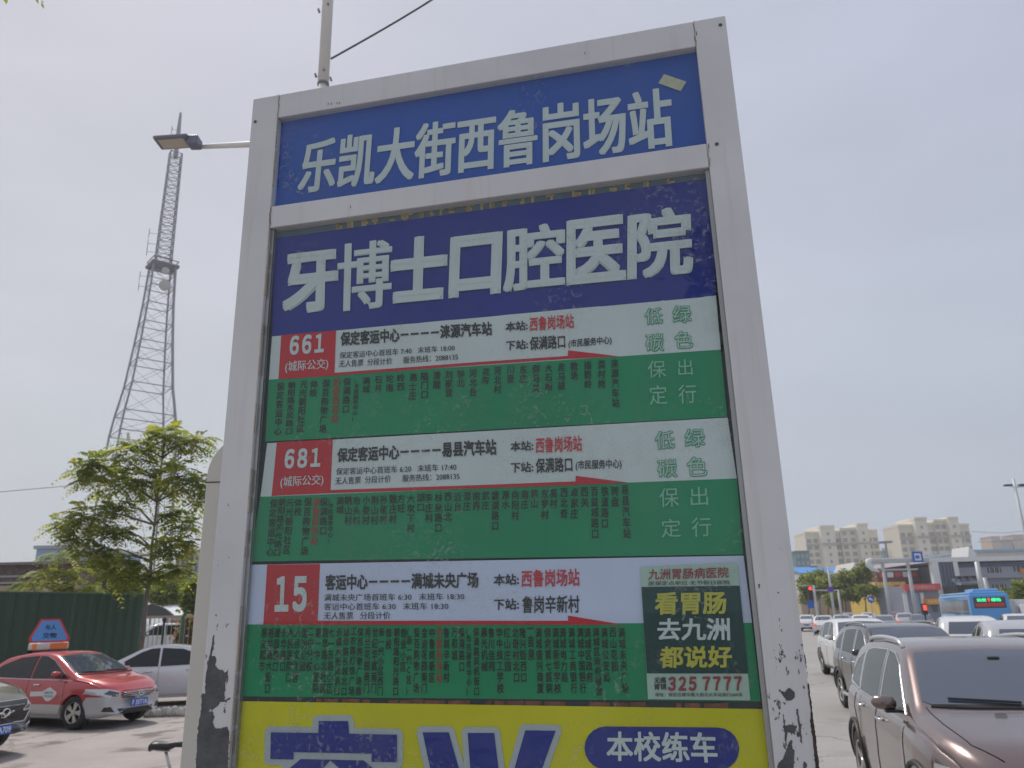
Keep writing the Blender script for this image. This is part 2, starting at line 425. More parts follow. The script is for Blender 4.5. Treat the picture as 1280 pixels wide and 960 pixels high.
for F in flakes:
    F = flake(F); p = MB(); poly_on(p, F, -.0006); o = wb(p, 'bare_metal_patch', M_PRIMER, board)
    for k in range(len(F)//9):          # rust creeping out from under the lifted paint
        cx_, cy_ = F[(k*9 + rs.randint(0, 5)) % len(F)]; r_ = rs.uniform(.7, 2.0); hgt = rs.uniform(1, 3.2)
        q = MB(); poly_on(q, [(cx_ + r_*math.cos(t)*rs.uniform(.6, 1.2), cy_ + r_*.8*math.sin(t)*rs.uniform(.6, 1.2) + (hgt if math.sin(t) > .3 else 0)) for t in [2*math.pi*j/9 for j in range(9)]], -.0003); wb(q, 'rust_spot', M_RIM_R, board)
for L in ([(388,428),(399,440),(411,540),(405,545),(395,480)], [(405,568),(411,570),(430,700),(448,800),(470,960),(500,1150),(470,1150),(440,960),(430,850),(415,740),(420,700),(408,620)]):
    p = MB(); poly_on(p, flake([(min(900 + x*.2708, 905 + .1275*(700 + y*.2708 - 19) - .4), 700 + y*.2708) for x, y in L]), -.0005); wb(p, 'rusty_edge', M_RUST, board)
for (px, py) in ((900.5, 31), (319, 152), (896, 180)):
    p = MB(); c = P(px, py, -.001); rr = .0045
    p.add([c + SU*rr*math.cos(t) + Vector((0,0,1))*rr*math.sin(t) for t in [k*math.pi/5 for k in range(10)]], [tuple(range(10))]); wb(p, 'rivet', M_PRIMER, board)
for px, py in ((410,131),(414,131),(421,130),(424,130),(731,68),(438,260)):
    p = MB(); c = P(px, py, -.0005); p.quad(c + SU*-.0008, c + SU*.0008, c + SU*.0012 + Vector((0,0,.007)), c + SU*-.0004 + Vector((0,0,.006))); wb(p, 'scratch', M_RUST, board)

# ------------------------------------------------------------------ printed sheets
def sheet_mat(name, col, var=.08):
    return mat(name, col, .55, var=var, vs=4, bump=.25, bs=5, spec=.25)
M_BLUE = sheet_mat('blue_print', (.018, .085, .42)); M_PURPLE = sheet_mat('navy_print', (.018, .03, .26))
M_WHITE = sheet_mat('white_print', (.60, .65, .70), .05); M_GREEN = sheet_mat('green_print', (.008, .25, .115), .1)
M_RED = sheet_mat('red_print', (.52, .025, .04)); M_YEL = sheet_mat('yellow_print', (.62, .56, .010), .1)
M_NAVY = sheet_mat('deep_blue_print', (.012, .03, .25)); M_LET = sheet_mat('white_lettering', (.58, .64, .69), .04)
M_INK = mat('black_ink', (.012, .014, .022), .5); M_INKG = mat('dark_green_ink', (.003, .018, .018), .5)
M_REDINK = mat('red_ink', (.55, .015, .03), .5); M_REDFADE = mat('faded_red_ink', (.30, .055, .035), .6)
M_GRNINK = mat('green_ink', (.02, .30, .17), .5); M_DKGREEN = sheet_mat('bottle_green_print', (.008, .05, .055)); M_PALE = sheet_mat('pale_green_print', (.42, .55, .50), .04)
M_YINK = mat('yellow_ink', (.50, .46, .045), .5); M_MAROON = mat('maroon_ink', (.28, .03, .05), .5); M_STK = mat('old_paper_sticker', (.52, .52, .40), .8, var=.15, vs=60)
M_LILAC = sheet_mat('lilac_white_print', (.58, .62, .86), .04)
D = .022
def sheet(pxs, name, m, d=D, parent=None, nx=28, ny=6, wav=.00025, seed=0):
    """a slightly wavy printed sheet whose corners TL,TR,BR,BL are given where they stand on the board"""
    a, b_, c, e_ = [P(x, y, d) for x, y in pxs]
    p = MB(); vs = []
    for j in range(ny + 1):
        for i in range(nx + 1):
            s, t = i/nx, j/ny
            q = (a*(1-s) + b_*s)*(1-t) + (e_*(1-s) + c*s)*t
            wv = wav * (math.sin(s*17 + seed) * math.cos(t*4 + seed*2) + .5*math.sin(s*41 + t*9 + seed))
            vs.append(q + SN * (wv if wav else 0))
    fs = [(j*(nx+1)+i, (j+1)*(nx+1)+i, (j+1)*(nx+1)+i+1, j*(nx+1)+i+1) for j in range(ny) for i in range(nx)]
    p.add(vs, fs); return wb(p, name, m, board, parent, smooth=True)
def flat(pts, name, m, d, parent):
    p = MB(); poly_on(p, pts, d); return wb(p, name, m, board, parent)
def quadfn(q, d):
    a, b_, c, e_ = [P(x, y, d) for x, y in q]
    return lambda s, t: (e_*(1-s) + c*s)*(1-t) + (a*(1-s) + b_*s)*t
def letters(body, q, m, parent, bold=0.0, d=D-.0016, name='lettering', res=2, ls=1.0):
    p = MB(); text_into(p, body, quadfn(q, d), bold, res, ls, SN*.00002); return wb(p, name, m, board, parent)

# name panel
name_panel = sheet([(344,146),(880,50),(884,184),(338,266)], 'name_panel', M_BLUE, seed=1)
letters('乐凯大街西鲁岗场站', [(378,177),(838,108),(843,182.5),(371,243)], M_LET, name_panel, (.032, .014), res=4)
flat([(823,104),(830,92.5),(858,102),(851,114)], 'paper_sticker', M_STK, D-.0026, name_panel)
# remains of an older poster above the hospital banner
old = sheet([(330,291),(890,200),(890,232),(330,306)], 'old_poster_strip', mat('old_poster_blue', (.10, .14, .19), .7, var=.2, vs=12), seed=2, wav=0, d=D+.002)
M_TAN = mat('faded_tan_print', (.44, .33, .17), .7, var=.25, vs=30)
xt = 416
p = MB()
while xt < 840:
    wv = rs.uniform(5, 19); ytop = 287 - (xt-415)*.1352
    for k in range(rs.randint(3, 5)):
        x0 = xt + rs.uniform(0, wv*.5); x1 = x0 + rs.uniform(3, wv*.6); y0 = ytop - rs.uniform(2, 13); y1 = y0 + rs.uniform(2.2, 4.5)
        if rs.random() < .4: x1 = x0 + 3; y0 = ytop - 13; y1 = ytop + 2
        p.quad(P(x0, y0 - (x0-xt)*.135, D+.0005), P(x1, y0 - (x1-xt)*.135, D+.0005), P(x1, y1 - (x1-xt)*.135, D+.0005), P(x0, y1 - (x0-xt)*.135, D+.0005))
    xt += wv + (rs.uniform(2, 7) if rs.random() < .7 else 14)
tag(wb(p, 'faded_strokes', M_TAN, board, old), kind='stuff')
# hospital banner
banner = sheet([(343,298),(889,222.5),(895,370),(340,420.5)], 'hospital_banner', M_PURPLE, seed=3)
lt = MB()
for ch, xl, xr, yt, yb, bo in (('牙',352.5,422,319,394,.042),('博',420.5,489,306,390,(.026,.010)),('士',487,558,300,380,.045),('口',560.5,626,297,373,.045),('腔',629,706.5,286,366,(.034,.018)),('医',708,783,276.5,357,(.036,.030)),('院',784,867,266,350,(.036,.024))):
    w_ = (xr-xl)*-.118; ln = (640-xl)*.004
    text_into(lt, ch, quadfn([(xl+3*(xl<600)-ln, yt), (xr+3*(xl<600)-3*(xl>700)-ln, yt+w_), (xr, yb+w_*.8), (xl, yb)], D-.0016), bo, 4)
tag(wb(lt, 'lettering', M_LET, board, banner))

def route(n, q, gtop, boxq, strip, arrow, seed, white):
    """q: corners of the sheet; gtop: left and right pixel of the line where the green field starts"""
    TL, TR, BR, BL = q
    top = sheet([TL, TR, gtop[1], gtop[0]], 'route_sheet', white, seed=seed)
    tag(top, 'route ' + n + ' sheet, white band over green field')
    sheet([gtop[0], gtop[1], BR, BL], 'green_field', M_GREEN, parent=top, seed=seed)
    flat(boxq, 'route_number_box', M_RED, D-.0008, top)
    flat(strip, 'red_line', M_RED, D-.0010, top)
    flat(arrow, 'red_arrow', M_RED, D-.0012, top)
    return top
s1 = route('661', [(340,420.5),(895,369.5),(909,521),(331.5,552)], [(336,474.5),(901,437)], [(351.5,418.8),(420,413),(418,467),(348,474)],
           [(350,470),(418,466),(600,452.3),(711,444.8),(770,445.6),(711,448.4),(600,456),(418,469.5),(348,474)], [(710,437.8),(774,445.4),(710,448.5)], 4, M_WHITE)
s2 = route('681', [(334,554),(909.5,522),(929,693),(312,702)], [(325.5,621),(921,598)], [(346,552.6),(416,549.2),(413,614),(339.5,620)],
           [(341,616),(413,612.5),(600,606.3),(720,601.7),(783,603.3),(720,606.3),(600,610.4),(413,616.5),(339.5,619.6)], [(719.5,594.8),(786,603.2),(719.5,606)], 5, M_WHITE)
s3 = route('15', [(312,706),(929.5,694.5),(951,877),(303,870.5)], [(306.5,780.6),(940,778.5)], [(334,705.8),(400,705),(397,776),(329,781)],
           [(330,777),(397,776),(710,776),(778,780.5),(710,780.8),(397,781),(329,781)], [(710,769.5),(779,780.8),(710,781)], 6, M_LILAC)
CP = M_LET
letters('６６１', [(363,420),(406,416.5),(404.5,440.5),(361.5,444)], CP, s1, .035, name='route_number', res=4)
letters('(城际公交)', [(357,451.5),(411,447.5),(410,462.5),(356,467)], CP, s1, .012)
letters('６８１', [(357,561.5),(401.5,559.5),(400,583.5),(355,586)], CP, s2, .035, name='route_number', res=4)
letters('(城际公交)', [(351,595.5),(405,592.5),(404,607.5),(350,611)], CP, s2, .012)
letters('１５', [(345,720.5),(384,720),(383,764.5),(343,765.5)], CP, s3, .04, name='route_number', res=4)
def bl(txt, a, b_, hl, hr, m, s, bold, d=D-.0016, name='lettering'):
    """text by its top left and top right pixels and its heights at both ends"""
    letters(txt, [a, b_, (b_[0]+.8, b_[1]+hr), (a[0]-.8, a[1]+hl)], m, s, bold, d, name)
ARR = '－－－－'
bl('保定客运中心'+ARR+'涞源汽车站', (426,415), (614.5,401.5), 17.5, 17.5, M_INK, s1, .030)
bl('保定客运中心首班车 7:40   末班车 18:00', (425,440), (568,430.5), 8.5, 8, M_INK, s1, .009)
bl('无人售票  分段计价      服务热线：2088135', (424,450.5), (572,441.5), 9, 8.5, M_INK, s1, .009)
bl('本站:', (632.5,402.5), (659,400.5), 12, 12, M_INK, s1, .024); bl('西鲁岗场站', (662.5,396.5), (717,392), 17.5, 18, M_REDINK, s1, .018)
bl('下站:', (632.5,426), (659.5,424), 12, 12, M_INK, s1, .024); bl('保满路口', (662.5,421), (706,418), 17, 17, M_INK, s1, .022); bl('(市民服务中心)', (711,424.5), (764,419.5), 11.5, 11.5, M_INK, s1, .017)
bl('保定客运中心'+ARR+'易县汽车站', (422,560), (620,548.5), 18, 20, M_INK, s2, .030)
bl('保定客运中心首班车 6:20   末班车 17:40', (420.5,585), (570,579), 9, 9, M_INK, s2, .009)
bl('无人售票  分段计价      服务热线：2088135', (419.5,596.5), (574,590.5), 9.5, 9, M_INK, s2, .009)
bl('本站:', (638.5,552), (666,550.5), 12.5, 12.5, M_INK, s2, .024); bl('西鲁岗场站', (670,547), (727,544), 19.5, 20, M_REDINK, s2, .018)
bl('下站:', (638.5,578), (666,577), 13, 13, M_INK, s2, .024); bl('保满路口', (670,573), (715,571), 18.5, 18.5, M_INK, s2, .022); bl('(市民服务中心)', (720,575.5), (776.5,573.5), 13, 13.5, M_INK, s2, .017)
bl('客运中心'+ARR+'满城未央广场', (407,718), (597.5,715), 20, 20, M_INK, s3, .030)
bl('满城未央广场首班车 6:30   末班车 18:30', (405.5,742.5), (580,741), 9, 9, M_INK, s3, .009)
bl('客运中心首班车 6:30   末班车 18:30', (405.5,753.8), (560,753), 9, 9, M_INK, s3, .009)
bl('无人售票   分段计价', (405,765), (487.5,764.5), 9.5, 9.5, M_INK, s3, .009)
bl('本站:', (617.5,718), (648,717), 14, 14, M_INK, s3, .024); bl('西鲁岗场站', (652,712.5), (724,710.5), 21.5, 22, M_REDINK, s3, .018)
bl('下站:', (617.5,748.5), (648,748), 14, 14, M_INK, s3, .024); bl('鲁岗辛新村', (653,745), (724,744), 21.5, 22, M_INK, s3, .018)
for s, tab in ((s1, (('低',805,384,828,406,0),('绿',840,381,864,404,0),('碳',806,416,829.5,440,0),('色',842.5,413,866,436,0),('保',809,450,832,472.5,1),('出',847,448.5,865,469.5,1),('定',811,481,833.5,506,1),('行',847.5,480,870,504.5,1))),
               (s2, (('低',818,538,843,562,0),('绿',855,535,881,559.5,0),('碳',821,573,846,597.5,0),('色',858,570,883.5,596,0),('保',823.5,609,848,634,1),('出',862.5,608,884.5,632.5,1),('定',826,648,850.5,672,1),('行',864,646,888.5,671,1)))):
    for ch, x0, y0, x1, y1, k in tab:
        sl_ = (y1-y0)*.10; q = [(x0, y0+1), (x1, y0), (x1+1, y1-1), (x0+1, y1+.5)]
        if k: letters(ch, q, mat('pale_green_ink', (.22, .50, .38), .5), s, .006)
        else:
            letters(ch, q, M_GRNINK, s, .034, D-.0014); letters(ch, [(x0+.9, y0+1.6), (x1-.6, y0+.7), (x1+.2, y1-1.8), (x0+1.6, y1-.4)], M_PALE, s, 0, D-.0021)
# the stops, one upright column each
def column(txt, xt, yt, xb, yb, s, m=M_INKG, w=9.6):
    if txt[0] in '(（': w = 6.6
    letters('\n'.join(txt), [(xt-w/2, yt+.3), (xt+w/2, yt), (xb+w/2, yb), (xb-w/2, yb+.3)], m, s, .018, D-.0016, 'stop_name', 1, 1.04)
C1 = '''保定客运中心 351 478 347 544|朝阳路东风路口 365 477 361 543|元光朝阳社区 380 476 375 540|体校 393 475 391 496|保百购物广场 408 474 403 541|西鲁岗场站 421 473 418 528|保满路口 434 472 432 516|(市民服务中心) 446 474 443 527|满城 458 471 457.5 491|石井 473 470 472.5 490|坨南 487 468 487 490|岭西 501 467 501 488|高士庄 517 466 515 500|隘门口 531 465 531 498|清醒 546 464 546 486|刘家营 561 463 561 496|钟北 576 462 576 484|河北台 591.5 461 591 495|花沟 608 460 606 480|河北村 622 458 622 492|川里 638 456.5 638 478.5|东庄 654 456.5 654 478.5|倒马关 670 455.5 670 490.5|大石峪 685.6 455 686 488|走马驿 702 453.5 702 488|教场 717.6 452 718 475|插箭岭 734.5 451 735 485.5|菜村岗 752 450 752 485|涞源汽车站 768 449 770 509'''
C2 = '''保定客运中心 342.6 624 337 695|朝阳路风光路口 353 623 346 695|元光朝阳社区 363 624 358 692|体校 373 623 372 644.5|保百购物广场 385 622 380 694|西鲁岗场站 396 623 392 681|保满路口 405 622 404 668.6|(市民服务中心) 413.5 623 412.6 680|满城 425 621 425 642|眺山村 435.5 620 435 655.7|市头村 446 620.5 445.5 655.7|小娄村 458 619.5 457 655.7|荆山村 468.5 619.5 468 655.7|孙星村 479.4 619 479 654.5|魏庄村 491 617.8 491 654.5|方旺 501.6 617.6 501.6 640.4|大坎下村 513.4 617.6 513 665.6|湖口 525.7 616.4 525.7 639|李庄村 536 616.4 536 653|林泉路口 548 616 548 665|西山北 560 615.4 560 651.6|近台 572 615.2 572 638.7|渭庄 583.7 614.6 583.7 638.3|南界 595.4 614.4 595.4 638|武庄 607 614 607 637|塘湖路口 619 613 619 662.7|源水 632 613 632 636|向阳村 644 612.4 644 650|南庄 656 612.3 656 636|裴山 668 611.5 668 635|东罗村 681 611.3 681 649|高村 692 610.5 692 635|西北奇 705 610 705 648|卓家庄 718 609.6 718 648|西关 730.5 609 731 634|百益城路口 743 608.3 744 673|铁道路口 756 608 756 660|转盘 768.5 607.5 769 633|易县汽车站 781 606.5 784 673'''
for src, s in ((C1, s1), (C2, s2)):
    for line in src.split('|'):
        t, *nums = line.split(' '); column(t, *map(float, nums), s, M_REDFADE if t == '西鲁岗场站' else M_INKG)
X3 = [330.6,339,347,356,364,372.5,381,389,398,407,415,424,433,442,450.6,460,469,477,486,496,504.6,512,521,530.6,540,549,558,568,577,585.6,595,605,614,624,633.6,644,653,663,673,684,694,703,714,725,734,744.5,755,765.6,776.6]
C3 = '惠友超市 裕华路大街口 建国路口 永华路口 人民医院口 人民文化宫 莲池公园 二中分校 第一中心医院 建华路北社区 七一东路小区 长城大街风帆口 建华路长城北口 工农路灯饰广场 保百购物广场南 秀兰花园南门 世纪华庭南门 新一代小区西门 体校 朝阳路阳光路口 创业小区 (新一代C区) 保百购物广场 金迪花园南门 中鲁岗新区 西鲁岗场站 鲁岗辛新村 万和城 保满路口 (市民服务中心) 保满路风帆街口 晨光机械 鲁川佳苑 华中技工学校 红山庄园 北奇村北口 隆兴街西口 一亩泉 满城盛兴商厦 保定第七医院 满城新华学校 满城电力局 满城工商银行 满城中国银行 满城区政府 满城区政府宿舍 满城公安局 西山花园 满城未央广场'.split(' ')
for t, x in zip(C3, X3):
    n = min(len(t), 6.2); y1 = 784.5 + 13.7*n
    column(t, x, 784.5, x + (x-560)*.024*n/6, y1, s3, M_REDFADE if t == '西鲁岗场站' else M_INKG, 8.3 if x > 600 else 7.4)
# stuck-on clinic advertisement
ad = sheet([(800.6,709),(922,703.5),(938,875.5),(810,874)], 'clinic_advert', M_PALE, d=D-.0026, nx=8, ny=8)
flat([(801.8,733.7),(924.5,732),(935.5,842),(808.5,841.6)], 'green_field', M_DKGREEN, D-.0034, ad)
da = D-.0042
bl('九洲胃肠病医院', (811,711.5), (910.5,708.5), 13.5, 13.5, M_MAROON, ad, .016, da)
bl('医保定点单位·无节假日医院', (811.5,726.5), (912,725), 5.5, 5.5, M_INK, ad, .012, da)
bl('看胃肠', (819,740.5), (907.5,739), 28, 28.5, M_YINK, ad, .026, da)
bl('去九洲', (822,773), (912,772), 27.5, 28.5, M_LET, ad, .022, da)
bl('都说好', (825,808), (914.5,807), 27, 27.5, M_YINK, ad, .026, da)
bl('无痛\n胃镜', (818,846.5), (832.5,846), 16, 16, M_INK, ad, .02, da)
bl('３２５   ７７７７', (835.5,845.8), (927,845), 18, 18.5, M_MAROON, ad, .035, da)
bl('地址：保定区建华路大街北火车站南行600米', (819.5,865.8), (928,865.8), 5, 5, M_INK, ad, .014, da)
# band between the route sheets and the yellow poster, with scraps of an older print
low = sheet([(300,866),(955,874),(957,892),(300,884)], 'dark_gap_strip', M_DARK, d=D+.003, wav=0)
p = MB(); x = 395
while x < 900:
    wv = rs.uniform(6, 28); y = 870.5 + (x-300)*.0115
    if rs.random() < .8: p.quad(P(x, y + rs.uniform(1, 3), D+.0015), P(x+wv, y + rs.uniform(1, 3), D+.0015), P(x+wv, y+9, D+.0015), P(x, y+9, D+.0015))
    x += wv + rs.uniform(0, 6)
tag(wb(p, 'torn_scraps', mat('faded_red_scrap', (.20, .07, .05), .8, var=.5, vs=40), board, low), kind='stuff')
# yellow driving school poster
yp = sheet([(303,876.5),(968,886.5),(1035,1500),(255,1500)], 'driving_school_poster', M_YEL, seed=8, nx=40, ny=20)
def za(L): return [(290 + x*.28125, 860 + y*.28125) for x, y in L]
def zb_(L): return [(620 + x*.28125, 860 + y*.28125) for x, y in L]
glyphs = [za([(385,147),(515,147),(520,203),(733,208),(733,330),(620,328),(620,292),(273,285),(273,318),(170,316),(172,197),(383,200)]),
          za([(305,316),(585,322),(700,420),(660,520),(437,322),(250,520),(150,500),(240,370)]),
          za([(250,560),(660,560),(660,900),(250,900)]),
          za([(847,197),(963,197),(1020,400),(1040,520),(930,520),(890,400)]), za([(1047,200),(1165,200),(1190,400),(1200,520),(1085,520),(1062,400)]),
          zb_([(130,188),(265,190),(190,400),(140,520),(20,520),(70,400)]), za([(800,560),(1420,560),(1420,640),(800,640)])]
halo, ink = MB(), MB()
for i, gl in enumerate(glyphs):
    poly_on(halo, grow(gl, 7.5), D-.0008 - i*.00015); poly_on(ink, gl, D-.0024)
wb(halo, 'lettering_outline', mat('pale_outline_print', (.42, .46, .52), .5), board, yp); wb(ink, 'lettering', M_NAVY, board, yp)
pill = []
for cx, x_, sgn in ((757.5, 731, -1), (897, 924, 1)):
    for k in range(11):
        t = -math.pi/2 + math.pi*k/10
        pill.append((cx + sgn*27*math.cos(t), 935 + sgn*27*math.sin(t)*1.0 + (cx-757)*.01))
flat(pill[:11] + pill[11:], 'blue_lozenge', M_NAVY, D-.0016, yp)
letters('本校练车', [(758.5,914),(894,915.5),(898,953.5),(758,951)], M_LET, yp, .020, D-.0026, res=3)

# ------------------------------------------------------------------ glass
def glass_mat():
    m = bpy.data.materials.new('dusty_glass_reflection_smears'); m.use_nodes = True; t = m.node_tree; t.nodes.clear()
    o = t.nodes.new('ShaderNodeOutputMaterial'); tr = t.nodes.new('ShaderNodeBsdfTransparent'); tr.inputs[0].default_value = (.90, .955, .93, 1)
    gl = t.nodes.new('ShaderNodeBsdfGlossy'); gl.inputs['Roughness'].default_value = .015
    df = t.nodes.new('ShaderNodeBsdfDiffuse'); df.inputs[0].default_value = (.42, .43, .42, 1)
    fr = t.nodes.new('ShaderNodeFresnel'); fr.inputs[0].default_value = 1.5
    g = t.nodes.new('ShaderNodeNewGeometry')
    fw = t.nodes.new('ShaderNodeMix'); fw.data_type = 'FLOAT'      # the inner side of the pane does not mirror again
    t.links.new(g.outputs['Backfacing'], fw.inputs[0]); t.links.new(fr.outputs[0], fw.inputs[2]); fw.inputs[3].default_value = 0
    m1 = t.nodes.new('ShaderNodeMixShader'); t.links.new(fw.outputs[0], m1.inputs[0]); t.links.new(tr.outputs[0], m1.inputs[1]); t.links.new(gl.outputs[0], m1.inputs[2])
    mp = t.nodes.new('ShaderNodeMapping'); mp.inputs['Scale'].default_value = (14, 14, 1.6); t.links.new(g.outputs['Position'], mp.inputs[0])
    n = t.nodes.new('ShaderNodeTexNoise'); n.inputs['Scale'].default_value = 1; n.inputs['Detail'].default_value = 6; n.inputs['Roughness'].default_value = .65; t.links.new(mp.outputs[0], n.inputs['Vector'])
    n2 = t.nodes.new('ShaderNodeTexNoise'); n2.inputs['Scale'].default_value = 5; n2.inputs['Detail'].default_value = 8; n2.inputs['Roughness'].default_value = .7; t.links.new(g.outputs['Position'], n2.inputs['Vector'])
    ad = t.nodes.new('ShaderNodeMath'); ad.operation = 'ADD'; t.links.new(n.outputs['Fac'], ad.inputs[0]); t.links.new(n2.outputs['Fac'], ad.inputs[1])
    r = t.nodes.new('ShaderNodeMapRange'); r.inputs['From Min'].default_value = .85; r.inputs['From Max'].default_value = 1.35; r.inputs['To Min'].default_value = .0; r.inputs['To Max'].default_value = .05
    t.links.new(ad.outputs[0], r.inputs['Value'])
    n3 = t.nodes.new('ShaderNodeTexNoise'); n3.inputs['Scale'].default_value = 4.5; n3.inputs['Detail'].default_value = 2; t.links.new(g.outputs['Position'], n3.inputs['Vector'])  # besides the dust: pale smears painted on the pane for tree reflections
    n4 = t.nodes.new('ShaderNodeTexNoise'); n4.inputs['Scale'].default_value = 70; n4.inputs['Detail'].default_value = 5; n4.inputs['Distortion'].default_value = 1.5; t.links.new(g.outputs['Position'], n4.inputs['Vector'])
    q3 = t.nodes.new('ShaderNodeMapRange'); q3.inputs['From Min'].default_value = .50; q3.inputs['From Max'].default_value = .62; t.links.new(n3.outputs['Fac'], q3.inputs['Value'])
    q4 = t.nodes.new('ShaderNodeMapRange'); q4.inputs['From Min'].default_value = .55; q4.inputs['From Max'].default_value = .68; q4.inputs['To Max'].default_value = .32; t.links.new(n4.outputs['Fac'], q4.inputs['Value'])
    mm_ = t.nodes.new('ShaderNodeMath'); mm_.operation = 'MULTIPLY_ADD'; t.links.new(q3.outputs[0], mm_.inputs[0]); t.links.new(q4.outputs[0], mm_.inputs[1]); t.links.new(r.outputs[0], mm_.inputs[2]); r = mm_
    m2 = t.nodes.new('ShaderNodeMixShader'); t.links.new(r.outputs[0], m2.inputs[0]); t.links.new(m1.outputs[0], m2.inputs[1]); t.links.new(df.outputs[0], m2.inputs[2])
    t.links.new(m2.outputs[0], o.inputs[0]); return m
M_GLASS = glass_mat()
for za_, zb in ((TOP-.3262, TOP-.0698), (.41, TOP-.3858)):
    p = MB(); p.quad(S(U0+.001, za_, .0125), S(U1-.001, za_, .0125), S(U1-.001, zb, .0125), S(U0+.001, zb, .0125)); o = wb(p, 'glass_pane', M_GLASS, board)
    for f in o.data.polygons:
        if f.normal.dot(SN) < 0: o.data.flip_normals(); break

# ------------------------------------------------------------------ rounded white advert frame standing just behind, left
M_CREAM = mat('cream_white_paint', (.62, .61, .56), .45, var=.07, vs=2)
Yp = 2.6
fr_ = wroot(empty('advertising_frame', at(222, 960, Yp).to_2d().to_3d() + Vector((.5, 0, .15)), 'cream rounded metal frame edge showing behind the left post of the bus stop board', 'advert frame'))
xl = at(254, 640, Yp).x; ztop = at(283, 548, Yp).z + .012; wd, dp, rad = .11, .14, .14
def frame_path(inset):
    x0, x1, z1, r_ = xl + inset, xl + .95 - inset, ztop - inset, rad - inset
    pts = [(x0, .15)]
    for k in range(13):
        t = math.pi - k*math.pi/24; pts.append((x0 + r_ + r_*math.cos(t), z1 - r_ + r_*math.sin(t)))
    for k in range(13):
        t = math.pi/2 - k*math.pi/24; pts.append((x1 - r_ + r_*math.cos(t), z1 - r_ + r_*math.sin(t)))
    pts.append((x1, .15)); return pts
oa, ia = frame_path(0), frame_path(wd); p = MB(); n = len(oa)
for pts in (oa, ia):
    for y in (Yp, Yp + dp): p.v += [(x, y, z) for x, z in pts]
for i in range(n-1):
    p.f += [[i, i+1, n+i+1, n+i], [2*n+i, 3*n+i, 3*n+i+1, 2*n+i+1], [i, 2*n+i, 2*n+i+1, i+1], [n+i, n+i+1, 3*n+i+1, 3*n+i]]
p.f += [[0, n, 3*n, 2*n], [n-1, 3*n-1, 4*n-1, 2*n-1]]; p.mi = [0]*len(p.f)
wb(p, 'outer_frame', M_CREAM, fr_, bevel=.004, seg=2)
zj = at(258, 603, Yp).z
p = MB(); p.box((xl - .001, Yp - .0015, zj - .0018), (xl + wd + .001, Yp + dp, zj + .0018)); wb(p, 'joint_seam', M_RUST, fr_)
p = MB(); p.box((xl + wd + .002, Yp + .03, .5), (xl + .95 - wd - .002, Yp + .11, ztop - wd - .002)); wb(p, 'advert_panel', mat('plain_grey_panel', (.3, .31, .33), .6, var=.1), fr_)
# ================================================================== vehicles
M_TYRE = mat('tyre_rubber', (.022, .022, .024), .8, var=.2, vs=8); M_RIM = mat('alloy_rim', (.48, .47, .45), .35, .8, var=.15, vs=20)
M_BLACKT = mat('black_trim', (.02, .02, .022), .5); M_UNDER = mat('underbody_black', (.012, .012, .012), .9)
M_CGLASS = mat('car_glass_sky_tint', (.060, .075, .110), .05, spec=.8, coat=.8); M_SGLASS = mat('side_glass', (.014, .020, .020), .05, spec=.4); M_CHROME = mat('chrome', (.75, .76, .78), .15, 1.0)  # windscreen base colour is lifted to paint in the reflected sky
M_LENS = mat('headlight_lens', (.52, .54, .56), .12, .3, coat=1); M_LAMPIN = mat('headlight_inner', (.05, .055, .06), .2, .3, coat=1)
M_TAIL = mat('tail_lamp_red', (.45, .012, .01), .2, coat=1); M_BRAKE = mat('lit_brake_lamp', (1.0, .10, .07), .4, emit=.9)
M_PLATE = mat('blue_number_plate', (.03, .11, .50), .4); M_PLATEW = mat('plate_lettering', (.7, .72, .78), .5); M_SEAM = mat('panel_gap', (.012, .012, .012), .9)

def seat_section(sp, x):
    hb = interp(sp['hw'], x)
    zt = sinterp(sp['top'], x); zs = min(sinterp(sp['belt'], x), zt - .012)
    zb = interp(sp['bot'], x); arch = 0
    for wx in sp['wheels']:
        r_ = sp['R'] + sp.get('gap', .05); dx = abs(x - wx)
        if dx < r_ + .04:
            zz = sp['R'] + math.sqrt(max(0, r_*r_ - dx*dx)) * 1.0 - .02
            if zz > zb and dx < r_: zb = zz
            arch = max(arch, 1 - max(0, dx - r_ + .03)/.07)
    arch = min(1, max(0, arch)); h = max(zs - zb, .05)
    zb0 = interp(sp['bot'], x); H_ = max(zs - zb0, .1)
    def wside(z):       # body side as a function of height, so that the arch cuts it without bending it
        t = (z - zb0)/H_
        tab = [(-.1, -.07), (.0, -.055), (.12, -.015), (.30, -.002), (.46, 0), (.62, -.008), (.82, -.012), (.93, -.03), (1, -.055)]
        return hb*1.0 + interp(tab, t)
    ws = hb - .055; hh = max(0, zt - .055 - zs)
    wr = ws - sp.get('tumble', .40)*hh - .02
    zr = zs + hh
    pts = [(wside(zb) - .14, zb + (.0 if arch < .5 else .0)), (wside(zb) - .012 + .012*arch, zb)]
    for t in (.06, .16, .3, .46, .62, .78, .90): pts.append((wside(zb + t*h) + .012*arch*(1 - t*.6), zb + t*h))
    pts += [(ws + .004, zs), (ws - .016 - .002, zs + min(.012, hh*.3 + .002))]
    for t in (.25, .5, .75): pts.append((lerp(ws - .018, wr + .02, t) + .012*math.sin(math.pi*t), lerp(zs + .012, max(zr, zs+.012), t)))
    pts += [(wr + .012, max(zr, zs + .012) - .004), (wr - .012, lerp(zr, zt, .35) + .002), (wr - .07, lerp(max(zr, zs), zt, .70)), (wr*.72, lerp(max(zr, zs), zt, .88)), (wr*.38, lerp(zr, zt, .97)), (0, zt)]
    return pts
